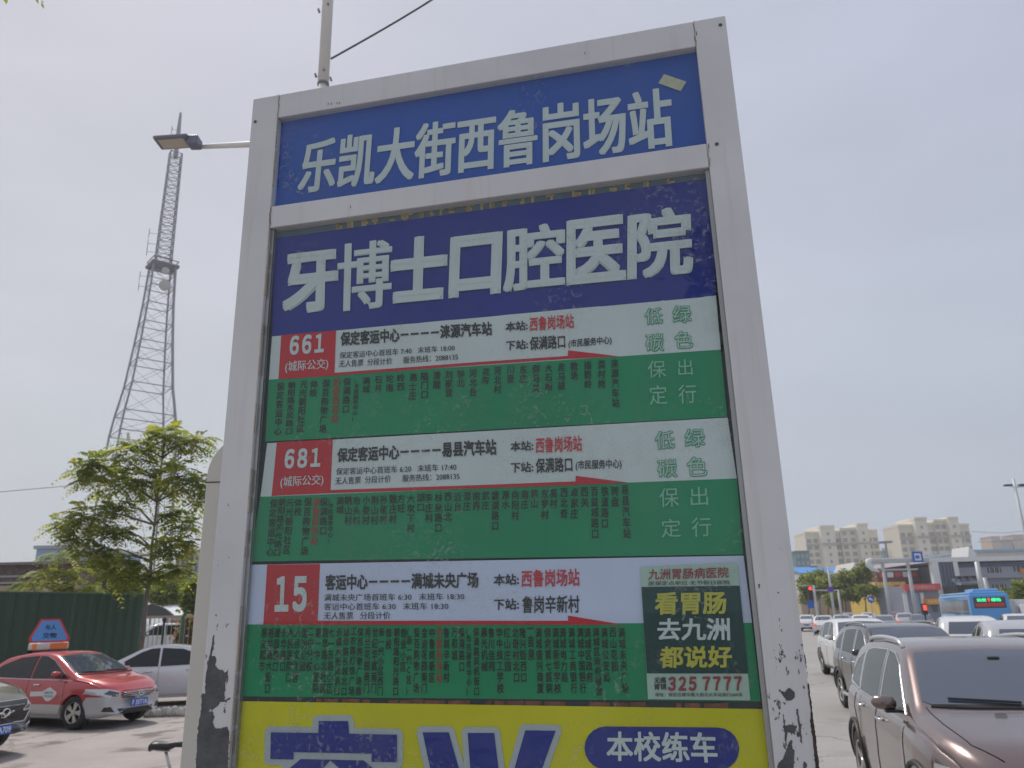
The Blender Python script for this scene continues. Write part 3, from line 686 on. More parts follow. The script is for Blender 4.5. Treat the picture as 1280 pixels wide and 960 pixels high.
def body_mesh(sp):
    L = sp['L']; xs = set()
    n = 64
    for i in range(n + 1): xs.add(round(-L/2 + L*i/n, 4))
    for wx in sp['wheels']:
        r_ = sp['R'] + sp.get('gap', .05)
        for k in range(21): xs.add(round(wx - r_*math.cos(math.pi*k/20)*.9999, 4))
        xs.add(round(wx - r_ - .002, 4)); xs.add(round(wx + r_ + .002, 4))
    xs = sorted(x for x in xs if -L/2 <= x <= L/2)
    rings = [seat_section(sp, x) for x in xs]; m = len(rings[0])
    bow = sp.get('bow', .16)
    def dfm(x, y, z):
        fx = max(0, (x - (L/2 - .9))/.9); rx = max(0, (-x - (L/2 - .7))/.7); yy = (y/(sp['W']/2))**2
        return (x - bow*(yy*.6 + yy*yy*.9)*fx**1.5 + sp.get('rbow', .09)*yy*rx**1.5, y, z)
    V, F = [], []
    for x, r_ in zip(xs, rings):
        for y, z in r_: V.append(dfm(x, y, z))
        for y, z in r_[-2::-1]: V.append(dfm(x, -y, z))
    w_ = 2*m - 1
    for i in range(len(xs)-1):
        for k in range(w_-1): F.append((i*w_+k, (i+1)*w_+k, (i+1)*w_+k+1, i*w_+k+1))
    for end, sg in ((0, -1), (len(xs)-1, 1)):       # rounded caps
        base = list(range(end*w_, end*w_ + w_)); cx = xs[end]
        zc = sum(V[i][2] for i in base)/w_
        prev = base
        for sc, ad in ((.97, .018), (.90, .032), (.6, .045), (.2, .05)):
            new = []
            for i in base:
                x, y, z = V[i]; new.append(len(V)); V.append((x + sg*ad, y*sc, zc + (z-zc)*sc))
            for k in range(w_):
                k2 = (k+1) % w_; f = (prev[k], prev[k2], new[k2], new[k]); F.append(f if sg < 0 else f[::-1])
            prev = new
        F.append(tuple(prev) if sg < 0 else tuple(prev[::-1]))
    return V, F
class Decal:
    def __init__(s, V, F): s.b = BVHTree.FromPolygons(V, F)
    def hit(s, u, v, ax):
        if ax == 'L': o, d = (u, 3, v), (0, -1, 0)
        elif ax == 'R': o, d = (u, -3, v), (0, 1, 0)
        elif ax == 'F': o, d = (6, u, v), (-1, 0, 0)
        elif ax == 'B': o, d = (-6, u, v), (1, 0, 0)
        else: o, d = (u, v, 6), (0, 0, -1)
        loc, nrm, *_ = s.b.ray_cast(Vector(o), Vector(d)); return (loc, nrm, Vector(d)) if loc else None
    def patch(s, mb, pts, ax, off=.004, step=.05):
        pts = [Vector(p) for p in pts]; out_ = []
        for a, b_ in zip(pts, pts[1:] + pts[:1]):
            n = max(1, int((b_-a).length/step))
            out_ += [a.lerp(b_, i/n) for i in range(n)]
        n = len(out_); x0 = min(p.x for p in pts); x1 = max(p.x for p in pts); y0 = min(p.y for p in pts); y1 = max(p.y for p in pts)
        inner = []
        x = x0 + step*.5
        while x < x1:
            y = y0 + step*.5
            while y < y1: inner.append(Vector((x, y))); y += step
            x += step
        vs, _, fs, *_ = delaunay_2d_cdt(out_ + inner, [(i, (i+1) % n) for i in range(n)], [], 1, 1e-5)
        P_, ok = [], []
        for v in vs:
            h = s.hit(v.x, v.y, ax)
            if h:
                nr = h[1] if h[1].dot(h[2]) < 0 else -h[1]
                P_.append(h[0] + nr*off); ok.append(True)
            else: P_.append(Vector((0, 0, 0))); ok.append(False)
        fs = [tuple(f) for f in fs if all(ok[i] for i in f) and max((P_[f[i]]-P_[f[i-1]]).length for i in range(3)) < step*5]
        par = list(range(len(P_)))                       # keep the one piece that hangs together
        def root_(i):
            while par[i] != i: par[i] = par[par[i]]; i = par[i]
            return i
        for f in fs:
            for i in f[1:]: par[root_(i)] = root_(f[0])
        cnt = {}
        for f in fs: cnt[root_(f[0])] = cnt.get(root_(f[0]), 0) + 1
        if cnt:
            best = max(cnt, key=cnt.get); fs = [f for f in fs if root_(f[0]) == best]
        used = sorted({i for f in fs for i in f}); ix = {v: k for k, v in enumerate(used)}
        mb.add([P_[i] for i in used], [tuple(ix[i] for i in f) for f in fs])
    def line(s, mb, pts, ax, wd=.008, off=.0025, rnd=False):
        q = []
        pts = [Vector(p) for p in pts]
        for a, b_ in zip(pts, pts[1:]):
            n = max(1, int((b_-a).length/.04)); q += [a.lerp(b_, i/n) for i in range(n)]
        q.append(pts[-1]); path = []
        for p in q:
            h = s.hit(p.x, p.y, ax)
            if h: path.append(h[0] + (h[1] if h[1].dot(h[2]) < 0 else -h[1])*off)
        if len(path) > 1: mb.tube(path, wd/2, 5)

def wheel(root, x, y, R_, wd=.20, spokes=5, rim=M_RIM, double=False):
    sg = 1 if y > 0 else -1
    M = Matrix.Translation((x, y, R_)) @ Matrix.Rotation(-sg*math.pi/2, 4, 'X')
    p = MB(); r = R_
    p.lathe([(r*.62, wd/2-.012), (r*.66, wd/2), (r*.90, wd/2), (r*.975, wd/2-.02), (r, wd/2-.05), (r, -wd/2+.05), (r*.975, -wd/2+.02), (r*.9, -wd/2), (r*.62, -wd/2)], M, 32, close=True)
    t = p.build('wheel', M_TYRE, root, smooth=True)
    p = MB(); p.lathe([(r*.66, wd/2-.008), (r*.64, wd/2-.004), (r*.60, wd/2-.02), (r*.58, -.02), (r*.1, -.03), (.001, -.03)], M, 32, cap0=False)
    p.build('rim_barrel', mat('brake_dark', (.06, .06, .06), .6, .4), t, smooth=True)
    p = MB()
    for k in range(spokes):
        for dd in ((-.16, .16) if double else (0,)):
            a = 2*math.pi*k/spokes + dd; c, s_ = math.cos(a), math.sin(a); tn = Vector((-s_, c, 0)); rd = Vector((c, s_, 0)); w0, w1 = (.018, .024) if double else (.030, .042)
            pts = [rd*.05 - tn*w0, rd*.05 + tn*w0, rd*r*.61 + tn*w1, rd*r*.61 - tn*w1]
            hs = [wd/2-.015, wd/2-.015, wd/2-.012, wd/2-.012]
            a_ = [M @ (q + Vector((0, 0, h))) for q, h in zip(pts, hs)]; b_ = [M @ (q + Vector((0, 0, h-.035))) for q, h in zip(pts, hs)]
            p.add(a_ + b_, ((0,1,2,3),(7,6,5,4),(0,4,5,1),(1,5,6,2),(2,6,7,3),(3,7,4,0)))
    p.lathe([(.001, wd/2-.005), (.05, wd/2-.008), (.06, wd/2-.03), (.06, wd/2-.05)], M, 16)
    p.lathe([(r*.655, wd/2-.006), (r*.63, wd/2+.004), (r*.60, wd/2-.008), (r*.60, wd/2-.05), (r*.655, wd/2-.05)], M, 32, close=True)
    p.build('rim', rim, t)
    return t

def plate(root, D_, ax, u, v, txt, wd=.44, hh=.14, tilt=0):
    h = D_.hit(u, v, ax); x = h[0].x; sg = 1 if ax == 'F' else -1
    h2 = D_.hit(u, v+hh*.4, ax); h3 = D_.hit(u, v-hh*.4, ax); xx = max(sg*h[0].x, sg*h2[0].x, sg*h3[0].x)*sg
    p = MB(); p.box((min(xx+sg*.004, xx+sg*.02), u-wd/2, v-hh/2), (max(xx+sg*.004, xx+sg*.02), u+wd/2, v+hh/2)); pl = p.build('number_plate', M_PLATE, root, bevel=.003)
    p = MB(); xf = xx + sg*.0215
    fn = (lambda s, t: Vector((xf, u - sg*(-wd/2 + .03 + (wd-.06)*s)*-1*(1), v - hh*.34 + hh*.68*t)))
    fn = (lambda s, t: Vector((xf, u + sg*(-wd/2 + .03 + (wd-.06)*s), v - hh*.34 + hh*.68*t)))
    text_into(p, txt, fn, .02); p.build('lettering', M_PLATEW, pl)
    return pl

def make_car(sp, paint, label, cat, group=None, detail=2, name='parked_car'):
    root = empty(name, (0, 0, 0), label, cat, group)
    V, F = body_mesh(sp); D_ = Decal(V, F)
    p = MB(); p.add(V, F); bo = p.build('body', [paint] + ([sp['lower']] if 'lower' in sp else []), root)
    me = bo.data; me.polygons.foreach_set('use_smooth', [True]*len(me.polygons))
    me.set_sharp_from_angle(angle=R(38))
    if 'lower' in sp:
        for f in me.polygons:
            c = f.center
            if sp['lowtest'](c): f.material_index = 1
    W2 = sp['W']/2; L2 = sp['L']/2
    p = MB(); p.box((-L2+.45, -W2+.30, sp['bot'][1][1]-.02), (L2-.5, W2-.30, sp['R']*2-.02)); 
    for wx in sp['wheels']: p.box((wx-.42, -W2+.10, sp['R']*2+.0), (wx+.42, W2-.10, sp['R']*2+.07))
    p.build('underbody', M_UNDER, root)
    for wx in sp['wheels']:
        for sy in (1, -1): wheel(root, wx, sy*(W2-.115), sp['R'], spokes=sp.get('spokes', 5), double=sp.get('double', False))
    for ax, q in sp['glass']:
        for a in (('L', 'R') if ax == 'S' else (ax,)):
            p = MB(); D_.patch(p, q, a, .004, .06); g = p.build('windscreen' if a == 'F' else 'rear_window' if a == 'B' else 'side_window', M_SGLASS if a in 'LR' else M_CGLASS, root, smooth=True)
            if detail > 1 and a in 'LR' and sp.get('trim'):
                p = MB(); D_.line(p, q + q[:1], a, .014, .004); p.build('window_trim', sp['trim'], g)
            elif detail > 1 and a in 'LR':
                p = MB(); D_.line(p, q + q[:1], a, .012, .003); p.build('window_seal', M_BLACKT, g)
    for nm, m, ax, q, off in sp['parts']:
        for a in (('L', 'R') if ax == 'S' else (ax,)):
            for my in ((1, -1) if nm in ('headlight', 'tail_light', 'fog_light', 'headlight_reflector') and a in 'FB' else (1,)):
                p = MB(); D_.patch(p, [(u*my, v) for u, v in q] if a in 'FB' else q, a, off, .04); p.build(nm, m, root, smooth=True)
    for nm, m, ax, q, wd in sp['lines']:
        if detail < 2: continue
        for a in (('L', 'R') if ax == 'S' else (ax,)):
            p = MB(); D_.line(p, q, a, wd, .0015 if wd < .012 else .006); p.build(nm, m, root, smooth=True)
    # mirrors and handles
    if detail > 0:
        mx, mz = sp['mirror']
        for sy in (1, -1):
            h = D_.hit(mx, mz, 'L' if sy > 0 else 'R'); y0 = h[0].y
            p = MB(); prof = [(.0, .25), (.10, .85), (.5, 1.0), (.85, .85), (1, .3)]
            vs = []; nn = 10
            for t, s_ in prof:
                for k in range(nn):
                    an = 2*math.pi*k/nn; cx, cz = math.cos(an), math.sin(an)
                    vs.append((mx - .02 + .055*s_*cx - .03*t, y0 + sy*(.03 + .20*t), mz + .045 + .068*s_*max(-.8, cz) + .01*t))
            fs = [(i*nn+k, i*nn+(k+1) % nn, (i+1)*nn+(k+1) % nn, (i+1)*nn+k) for i in range(4) for k in range(nn)] + [tuple(range(nn))[::-1], tuple(4*nn+k for k in range(nn))]
            p.add(vs, fs); mo = p.build('door_mirror', sp.get('mirrorpaint', paint), root, smooth=True)
            p = MB(); p.box((mx-.06, min(y0-sy*.03, y0+sy*.13), mz-.025), (mx+.02, max(y0-sy*.03, y0+sy*.13), mz+.0)); p.build('mirror_arm', M_BLACKT, mo, bevel=.006)
            for hx, hz in sp['handles']:
                h = D_.hit(hx, hz, 'L' if sy > 0 else 'R'); y1 = h[0].y
                p = MB(); p.tube([(hx-.10, y1, hz), (hx-.08, y1+sy*.035, hz+.004), (hx+.08, y1+sy*.035, hz+.006), (hx+.10, y1, hz+.004)], .013, 8); p.build('door_handle', sp.get('handlemat', M_CHROME), root, smooth=True)
    return root, D_

SEDAN = dict(L=4.3, W=1.72, R=.315, gap=.045, wheels=(1.32, -1.24), bow=.19,
    top=[(-2.15,.70),(-2.10,.90),(-1.95,.99),(-1.55,1.05),(-.95,1.38),(-.35,1.47),(.15,1.46),(.42,1.41),(1.25,1.00),(1.70,.93),(1.98,.83),(2.11,.73),(2.15,.66)],
    belt=[(-2.15,.66),(-2.0,.85),(-1.4,.955),(0,.925),(1.1,.90),(1.6,.86),(2.0,.74),(2.15,.60)],
    bot=[(-2.15,.36),(-2.0,.25),(-.9,.20),(.95,.20),(1.9,.20),(2.15,.26)],
    hw=[(-2.15,.66),(-2.05,.76),(-1.7,.84),(-1.0,.86),(1.2,.86),(1.75,.83),(2.0,.77),(2.15,.68)],
    glass=[('F', [(-.64,1.04),(.64,1.04),(.70,1.06),(.555,1.375),(0,1.405),(-.555,1.375),(-.70,1.06)]),
           ('B', [(-.60,1.09),(.60,1.09),(.50,1.36),(-.50,1.36)]),
           ('S', [(.98,.965),(.90,1.03),(.42,1.30),(.20,1.375),(.0,1.385),(.0,.955)]), ('S', [(-.06,.955),(-.06,1.385),(-.55,1.35),(-.98,1.20),(-1.16,1.08),(-1.12,.985)])],
    parts=[('headlight', M_LENS, 'F', [(.41,.565),(.62,.575),(.84,.66),(.825,.755),(.64,.745),(.45,.685)], .006),
           ('headlight_reflector', M_LAMPIN, 'F', [(.49,.60),(.60,.605),(.70,.66),(.62,.715),(.50,.67)], .010),
           ('grille', M_BLACKT, 'F', [(-.36,.56),(.36,.56),(.41,.705),(-.41,.705)], .005), ('bumper_grille', M_BLACKT, 'F', [(-.42,.27),(.42,.27),(.46,.36),(-.46,.36)], .005),
           ('fog_light', M_BLACKT, 'F', [(.52,.30),(.72,.33),(.70,.41),(.60,.41)], .006), ('tail_light', M_TAIL, 'B', [(.42,.70),(.76,.68),(.74,.88),(.52,.86)], .006)],
    lines=[('grille_bar', M_CHROME, 'F', [(-.36,.595),(.36,.595)], .016), ('grille_bar', M_CHROME, 'F', [(-.38,.63),(.38,.63)], .016), ('grille_bar', M_CHROME, 'F', [(-.395,.665),(.395,.665)], .016),
           ('door_seam', M_SEAM, 'S', [(1.0,.95),(1.02,.55),(.93,.28)], .007), ('door_seam', M_SEAM, 'S', [(-.03,.955),(-.03,.25)], .007), ('door_seam', M_SEAM, 'S', [(-1.05,.99),(-1.12,.80),(-.88,.52),(-.80,.27)], .007), ('sill_seam', M_SEAM, 'S', [(.93,.27),(-.80,.27)], .007)],
    mirror=(.84, .985), handles=((.22,.83),(-.78,.85)), handlemat=M_CHROME, spokes=5, double=True, handlem=None)
SUV = dict(L=4.65, W=1.88, R=.355, gap=.055, wheels=(1.36, -1.34), bow=.21, rbow=.12, tumble=.36,
    top=[(-2.325,.80),(-2.29,1.06),(-2.16,1.16),(-2.02,1.28),(-1.72,1.56),(-1.35,1.64),(-.5,1.69),(.05,1.675),(.40,1.62),(1.16,1.17),(1.45,1.12),(1.95,1.03),(2.16,.94),(2.28,.84),(2.325,.74)],
    belt=[(-2.325,.76),(-2.2,.98),(-1.7,1.12),(-1.1,1.105),(0,1.06),(1.1,1.03),(1.6,.99),(2.1,.86),(2.325,.68)],
    bot=[(-2.325,.42),(-2.1,.30),(-.95,.25),(.95,.25),(2.0,.27),(2.325,.34)],
    hw=[(-2.325,.74),(-2.2,.85),(-1.8,.92),(-1.0,.94),(1.3,.94),(1.8,.91),(2.1,.84),(2.325,.72)],
    glass=[('F', [(-.69,1.20),(.69,1.20),(.75,1.22),(.615,1.575),(0,1.605),(-.615,1.575),(-.75,1.22)]),
           ('B', [(-.60,1.22),(.60,1.22),(.52,1.54),(-.52,1.54)]),
           ('S', [(.92,1.10),(.84,1.17),(.38,1.47),(.12,1.56),(-.12,1.58),(-.12,1.09)]), ('S', [(-.19,1.092),(-.19,1.58),(-.80,1.57),(-1.08,1.54),(-1.08,1.125)]), ('S', [(-1.14,1.13),(-1.14,1.53),(-1.45,1.44),(-1.72,1.24),(-1.66,1.17)])],
    parts=[('headlight', M_LENS, 'F', [(.46,.66),(.68,.67),(.895,.79),(.885,.865),(.66,.83),(.48,.75)], .007),
           ('headlight_reflector', M_LAMPIN, 'F', [(.52,.69),(.66,.70),(.72,.765),(.62,.79),(.52,.74)], .011),
           ('grille', M_BLACKT, 'F', [(-.40,.56),(.40,.56),(.44,.72),(.40,.80),(-.40,.80),(-.44,.72)], .006), ('bumper_grille', M_BLACKT, 'F', [(-.58,.36),(.58,.36),(.52,.48),(-.52,.48)], .006),
           ('fog_light', M_BLACKT, 'F', [(.62,.42),(.78,.46),(.78,.56),(.66,.54)], .006), ('tail_light', M_TAIL, 'B', [(.46,.92),(.82,.88),(.80,1.06),(.52,1.06)], .006)],
    lines=[('door_seam', M_SEAM, 'S', [(.95,1.05),(.97,.75),(.90,.34)], .008), ('door_seam', M_SEAM, 'S', [(-.155,1.08),(-.155,.34)], .008), ('door_seam', M_SEAM, 'S', [(-1.2,1.12),(-1.22,.95),(-.95,.62),(-.90,.34)], .008),
           ('bonnet_seam', M_SEAM, 'T', [(1.12,.74),(1.5,.72),(1.9,.66),(2.1,.52)], .008), ('bonnet_seam', M_SEAM, 'T', [(1.12,-.74),(1.5,-.72),(1.9,-.66),(2.1,-.52)], .008),
           ('wheel_arch_trim', M_BLACKT, 'S', [(1.36 + .445*math.cos(t), .355 + .445*math.sin(t)) for t in [math.pi*k/18 for k in range(19)]], .045),
           ('wheel_arch_trim', M_BLACKT, 'S', [(-1.34 + .445*math.cos(t), .355 + .445*math.sin(t)) for t in [math.pi*k/18 for k in range(19)]], .045),
           ('sill_trim', M_BLACKT, 'S', [(.90,.31),(-.88,.31)], .06)],
    mirror=(.72, 1.12), handles=((.10,.97),(-.82,1.0)), trim=M_CHROME, spokes=5)

def paint(name, c, metal=.35, rough=.32): return mat(name, c, rough, metal, var=.04, vs=3, coat=.9)
def two_tone(name, up, low, zs, xf, zf):
    """paint in two colours: the lower colour below height zs, and below zf forward of xf"""
    m = paint(name, up, .15, .33); t = m.node_tree; b = t.nodes['Principled BSDF']
    tc_ = t.nodes.new('ShaderNodeTexCoord'); sp = t.nodes.new('ShaderNodeSeparateXYZ'); t.links.new(tc_.outputs['Object'], sp.inputs[0])
    def M_(op, a, b_):
        n = t.nodes.new('ShaderNodeMath'); n.operation = op
        for i, v in enumerate((a, b_)):
            if isinstance(v, (int, float)): n.inputs[i].default_value = v
            else: t.links.new(v, n.inputs[i])
        return n.outputs[0]
    k1 = M_('LESS_THAN', sp.outputs['Z'], zs); k2 = M_('MULTIPLY', M_('GREATER_THAN', sp.outputs['X'], M_('ADD', xf, M_('MULTIPLY', M_('SUBTRACT', .62, sp.outputs['Z']), -.5))), M_('LESS_THAN', sp.outputs['Z'], zf))
    k = M_('MAXIMUM', k1, k2); mx_ = t.nodes.new('ShaderNodeMix'); mx_.data_type = 'RGBA'; t.links.new(k, mx_.inputs[0])
    mx_.inputs[6].default_value = (*up, 1); mx_.inputs[7].default_value = (*low, 1); t.links.new(mx_.outputs[2], b.inputs['Base Color']); return m
def put(root, x, y, ang):
    """ang: heading measured from +X"""
    root.location = (x, y, .012); root.rotation_euler = (0, 0, ang)
def heading(v): return math.atan2(v[1], v[0])
# ------------------------------------------------------------------ the parked and waiting vehicles
def away(px, Y): p = at(px, 768, Y); return p.x, p.y
def anchor(root, lx, ly, wx, wy, ang):
    """put the car so that its local point (lx, ly) stands at world (wx, wy)"""
    c, s = math.cos(ang), math.sin(ang); put(root, wx - (lx*c - ly*s), wy - (lx*s + ly*c), ang)
# brown SUV, nearest on the right, facing the camera
P_BROWN = paint('brown_metallic', (.20, .15, .143), .72, .25)
brown, Db = make_car(SUV, P_BROWN, 'brown metallic SUV nearest the camera on the right, chrome window trim and silver roof rails', 'SUV', 'cars waiting on the road')
brown.name = 'suv'
plate(brown, Db, 'F', 0, .55, 'F 6K72Q')
def rails(root, D_, m, x0=-1.35, x1=.22, y=.66, h=.045):
    for sy in (1, -1):
        pts = []
        for k in range(13):
            t = k/12; x = lerp(x0, x1, t); hh = h*min(1, math.sin(math.pi*min(max(t, .0), 1))*3.2)
            q = D_.hit(x, sy*(y - .02*abs(t-.5)), 'T'); pts.append(q[0] + Vector((0, 0, hh - .004)))
        p = MB(); p.tube(pts, .021, 8); p.build('roof_rail', m, root, smooth=True)
rails(brown, Db, mat('satin_silver', (.62, .62, .63), .3, .7))
def wipers(root, D_, z=1.20):
    for a, b_ in ((-.02, -.55), (.55, .05)):
        p = MB(); D_.line(p, [(a, z+.005), ((a+b_)/2, z+.018), (b_, z+.03)], 'F', .022, .018); p.build('wiper', M_BLACKT, root)
    p = MB(); D_.line(p, [(-.70, z-.012), (-.35, z-.02), (.35, z-.02), (.70, z-.012)], 'F', .03, .002); p.build('cowl_seal', M_BLACKT, root)
wipers(brown, Db)
p = MB(); D_ = Db; h = Db.hit(-.02, 1.52, 'F')[0]; p.box((h.x-.03, -.05, 1.50), (h.x+.006, .05, 1.545)); p.build('rear_view_mirror', M_BLACKT, brown, bevel=.008)
SP_BLACK = dict(SUV); SP_BLACK.update(top=[(x, z*1.03) for x, z in SUV['top']], R=.37)
black, Dk = make_car(SUV, paint('black_metallic', (.010, .010, .012), .0, .22), 'black SUV with silver side step, second in the line behind the brown SUV', 'SUV', 'cars waiting on the road')
black.name = 'suv'; rails(black, Dk, mat('dull_silver', (.3, .3, .31), .4, .6))
for sy in (1, -1):
    p = MB(); p.tube([(.85, sy*.93, .36), (.8, sy*1.0, .34), (-.75, sy*1.0, .34), (-.8, sy*.93, .36)], .035, 8); p.build('side_step', mat('satin_silver', (.62,.62,.63)), black, smooth=True)
P_WHITE = paint('white_paint', (.66, .66, .65), 0, .35)
white, Dw = make_car(SUV, P_WHITE, 'white SUV third in the line, just behind the black SUV', 'SUV', 'cars waiting on the road')
white.name = 'suv'
A1 = R(-104)
anchor(brown, 1.36, -.94, 3.13, 6.75, R(-103))
cK = gp(1054, 885); anchor(black, -1.34, -.93, cK.x, cK.y, R(-99))
cW = gp(1029, 843); anchor(white, -1.34, -.93, cW.x, cW.y, R(-101))
# taxi: red over silver sedan
P_RED = two_tone('taxi_red_over_silver', (.43, .035, .045), (.46, .46, .47), .46, 1.62, .60); P_SIL = paint('silver_paint', (.42, .42, .43), .35, .35)
SP = dict(SEDAN); SP['mirrorpaint'] = paint('taxi_red_mirror', (.43, .035, .045), .1, .33)
taxi, Dt = make_car(SP, P_RED, 'red and silver taxi sedan with a trapezoid blue roof sign, parked by the green hoarding', 'taxi', None, name='taxi')
plate(taxi, Dt, 'F', 0, .455, 'F 35T16')
M_WSTK = mat('white_sticker', (.66, .68, .70), .5)
for a in 'LR':
    p = MB(); Dt.line(p, [(1.15,.915),(0,.935),(-1.3,.962)], a, .020, .002); p.build('white_stripe', M_WSTK, taxi, smooth=True)
    cl = [(.62 + .20*math.cos(t)*(1 + .12*math.sin(3*t)), .655 + .115*math.sin(t)*(1 + .15*math.cos(4*t))) for t in [2*math.pi*k/24 for k in range(24)]]
    p = MB(); Dt.patch(p, cl, a, .004, .05); st = p.build('door_emblem', M_WSTK, taxi, smooth=True)
    p = MB(); Dt.patch(p, [(.44,.71),(.44,.62),(.10,.61),(.10,.70)], a, .0035, .06); p.build('door_emblem', M_WSTK, taxi, smooth=True)
    sg = -1 if a == 'R' else 1
    y_ = max(sg*Dt.hit(.62+dx, .62+dz, a)[0].y for dx in (-.13, .13) for dz in (0, .1))*sg + sg*.007
    p = MB()
    for txt, z0, z1 in (('出租汽车', .665, .71), ('0312-96100', .60, .64)):
        text_into(p, txt, lambda s, t, z0=z0, z1=z1: Vector((.62 - sg*(-.12 + .24*s)*1.0, y_, z0 + (z1-z0)*t)), .01)
    p.build('lettering', mat('grey_blue_ink', (.05, .08, .2), .5), st)
p = MB(); ring = [(.062*math.cos(t), .628 + .048*math.sin(t)) for t in [2*math.pi*k/16 for k in range(17)]]; Dt.line(p, ring, 'F', .016, .016); Dt.line(p, [(-.03,.62),(0,.655),(.03,.62)], 'F', .014, .016); p.build('emblem', M_CHROME, taxi)
wipers(taxi, Dt, 1.03)
M_LB = mat('roof_light_white', (.62, .60, .54), .4); M_LO = mat('roof_light_orange', (.75, .20, .03), .4)
zr = Dt.hit(-.5, 0, 'T')[0].z
p = MB(); p.box((-.70, -.45, zr-.02), (-.65, .45, zr+.035)); p.box((-.50, -.45, zr-.02), (-.45, .45, zr+.035)); p.build('roof_bracket', M_BLACKT, taxi)
p = MB(); p.box((-.75, -.40, zr+.036), (-.43, .40, zr+.20)); rb = p.build('roof_light', M_LB, taxi, bevel=.04, seg=3)
p = MB(); p.box((-.4295, -.10, zr+.06), (-.427, .34, zr+.18)); p.build('orange_panel', M_LO, rb)
p = MB(); p.box((-.60, -.4035, zr+.06), (-.47, -.401, zr+.18)); p.build('orange_panel', M_LO, rb)
# the trapezoid sign stands across the roof, turned to face forward and to the side
tq = [(-.38, 0), (.38, 0), (.40, .08), (.16, .50), (-.22, .50), (-.40, .10)]
Mq = Matrix.Translation((-.60, 0, zr+.20)) @ Matrix.Rotation(R(52), 4, 'Z')
p = MB(); p.prism([Mq @ Vector((x, 0, z)) for x, z in tq], Mq.to_3x3() @ Vector((0, .03, 0))); rsn = p.build('roof_sign', mat('sign_red_border', (.60, .04, .06), .4), taxi)
p = MB(); p.add([Mq @ Vector((x*.86, -.003, .035 + z*.86)) for x, z in tq], [tuple(range(6))]); p.build('blue_face', mat('sign_light_blue', (.10, .30, .68), .4), rsn)
p = MB()
for txt, z0, z1, x0, x1 in (('与人', .27, .38, -.11, .10), ('交物', .09, .21, -.14, .13)):
    text_into(p, txt, lambda s, t, z0=z0, z1=z1, x0=x0, x1=x1: Mq @ Vector((x0+(x1-x0)*s, -.006, z0+(z1-z0)*t)), .02)
p.build('lettering', M_INK, rsn)
cT = gp(89, 913); anchor(taxi, 1.32, -.82, cT.x, cT.y, R(-20))
# dark SUV at the left edge
SPL = dict(SUV); P_OLIVE = two_tone('champagne_over_grey', (.155, .145, .12), (.05, .052, .06), .40, 1.95, .62); SPL['mirrorpaint'] = M_BLACKT
SPL['parts'] = [q for q in SUV['parts'] if q[0] not in ('grille', 'bumper_grille')] + [('grille', M_BLACKT, 'F', [(-.56,.50),(.56,.50),(.64,.66),(.60,.84),(-.60,.84),(-.64,.66)], .006), ('bumper_grille', M_BLACKT, 'F', [(-.62,.33),(.62,.33),(.60,.40),(-.60,.40)], .006)]
SPL['lines'] = SUV['lines'] + [('grille_frame', M_CHROME, 'F', [(-.60,.84),(-.64,.66),(-.56,.50),(.56,.50),(.64,.66),(.60,.84),(-.60,.84)], .018), ('bumper_strip', M_CHROME, 'F', [(.84,.80),(.80,.50),(.60,.43)], .02)]
lsuv, Dl = make_car(SPL, P_OLIVE, 'dark khaki and grey SUV nose with blue plate at the left edge of the photo', 'SUV', None, name='suv')
plate(lsuv, Dl, 'F', 0, .42, 'F 2A709')
p = MB(); Dl.line(p, [(-.16,.70),(-.06,.68),(0,.62),(.06,.68),(.16,.70)], 'F', .03, .016); ring = [(.075*math.cos(t), .675 + .06*math.sin(t)) for t in [2*math.pi*k/16 for k in range(17)]]; Dl.line(p, ring, 'F', .02, .018); p.build('emblem', M_CHROME, lsuv)
q = at(4, 890, 13.3); anchor(lsuv, 2.32, 0, q.x, q.y, R(-11))
# silver sedan behind the taxi
silver, Dv = make_car(dict(SEDAN), paint('pale_silver_paint', (.66, .66, .68), .25, .35), 'silver sedan with dark tinted windows, side on behind the taxi', 'car', None, name='parked_car')
q = at(196, 860, 20.8); anchor(silver, -.03, .82, q.x, q.y, R(196))
rear_white = copy_tree(white); tag(rear_white, 'white SUV inside the fenced car park behind the silver sedan', 'SUV'); del rear_white['group']
q = away(200, 42); put(rear_white, q[0], q[1], R(215)); rear_white.name = 'suv'; rear_white.location.z = .35

# distant traffic: a lighter car copied for each vehicle in the queue
FS = dict(SEDAN); far, Df = make_car(FS, P_WHITE, 'white sedan leading the far queue beside the bare metal post, brake lamps lit', 'car', 'cars queueing far down the road', detail=0, name='queueing_car')
for a, b_ in ((.50, .72), (-.72, -.50)):
    p = MB(); Df.patch(p, [(a, .74), (b_, .74), (b_, .84), (a, .84)], 'B', .010, .06); p.build('brake_lamp', M_BRAKE, far)
p = MB(); Df.patch(p, [(-.22,.52),(.22,.52),(.22,.64),(-.22,.64)], 'B', .012, .08); p.build('number_plate', M_PLATE, far)
RD = R(66)
queue = [(1029, 66, P_WHITE, None), (1009, 76, P_WHITE, 'white car half hidden at the far left of the distant queue'),
         (1052, 70, P_SIL, 'silver car in the distant queue, right of the white sedan with lit brake lamps'),
         (1076, 64, P_WHITE, 'white car in the distant queue in front of the blue round arrow sign'),
         (1104, 58, paint('grey_paint', (.22,.22,.23)), 'grey car with red brake lamps below the yellow shopfront'),
         (1130, 72, P_SIL, 'silver car below the red shop band in the distant queue'),
         (1150, 60, paint('dark_blue_paint', (.04,.05,.08)), 'dark car directly under the low red traffic light'),
         (1085, 92, P_WHITE, 'small white car farthest off below the tan shops'), (1060, 95, P_SIL, 'small silver car farthest off under the street trees'),
         (1268, 46, P_WHITE, 'white car with a red lamp right of the blue bus'), (1118, 96, paint('dark_red_paint', (.25,.02,.03)), 'small dark red car far off beside the lamp posts')]
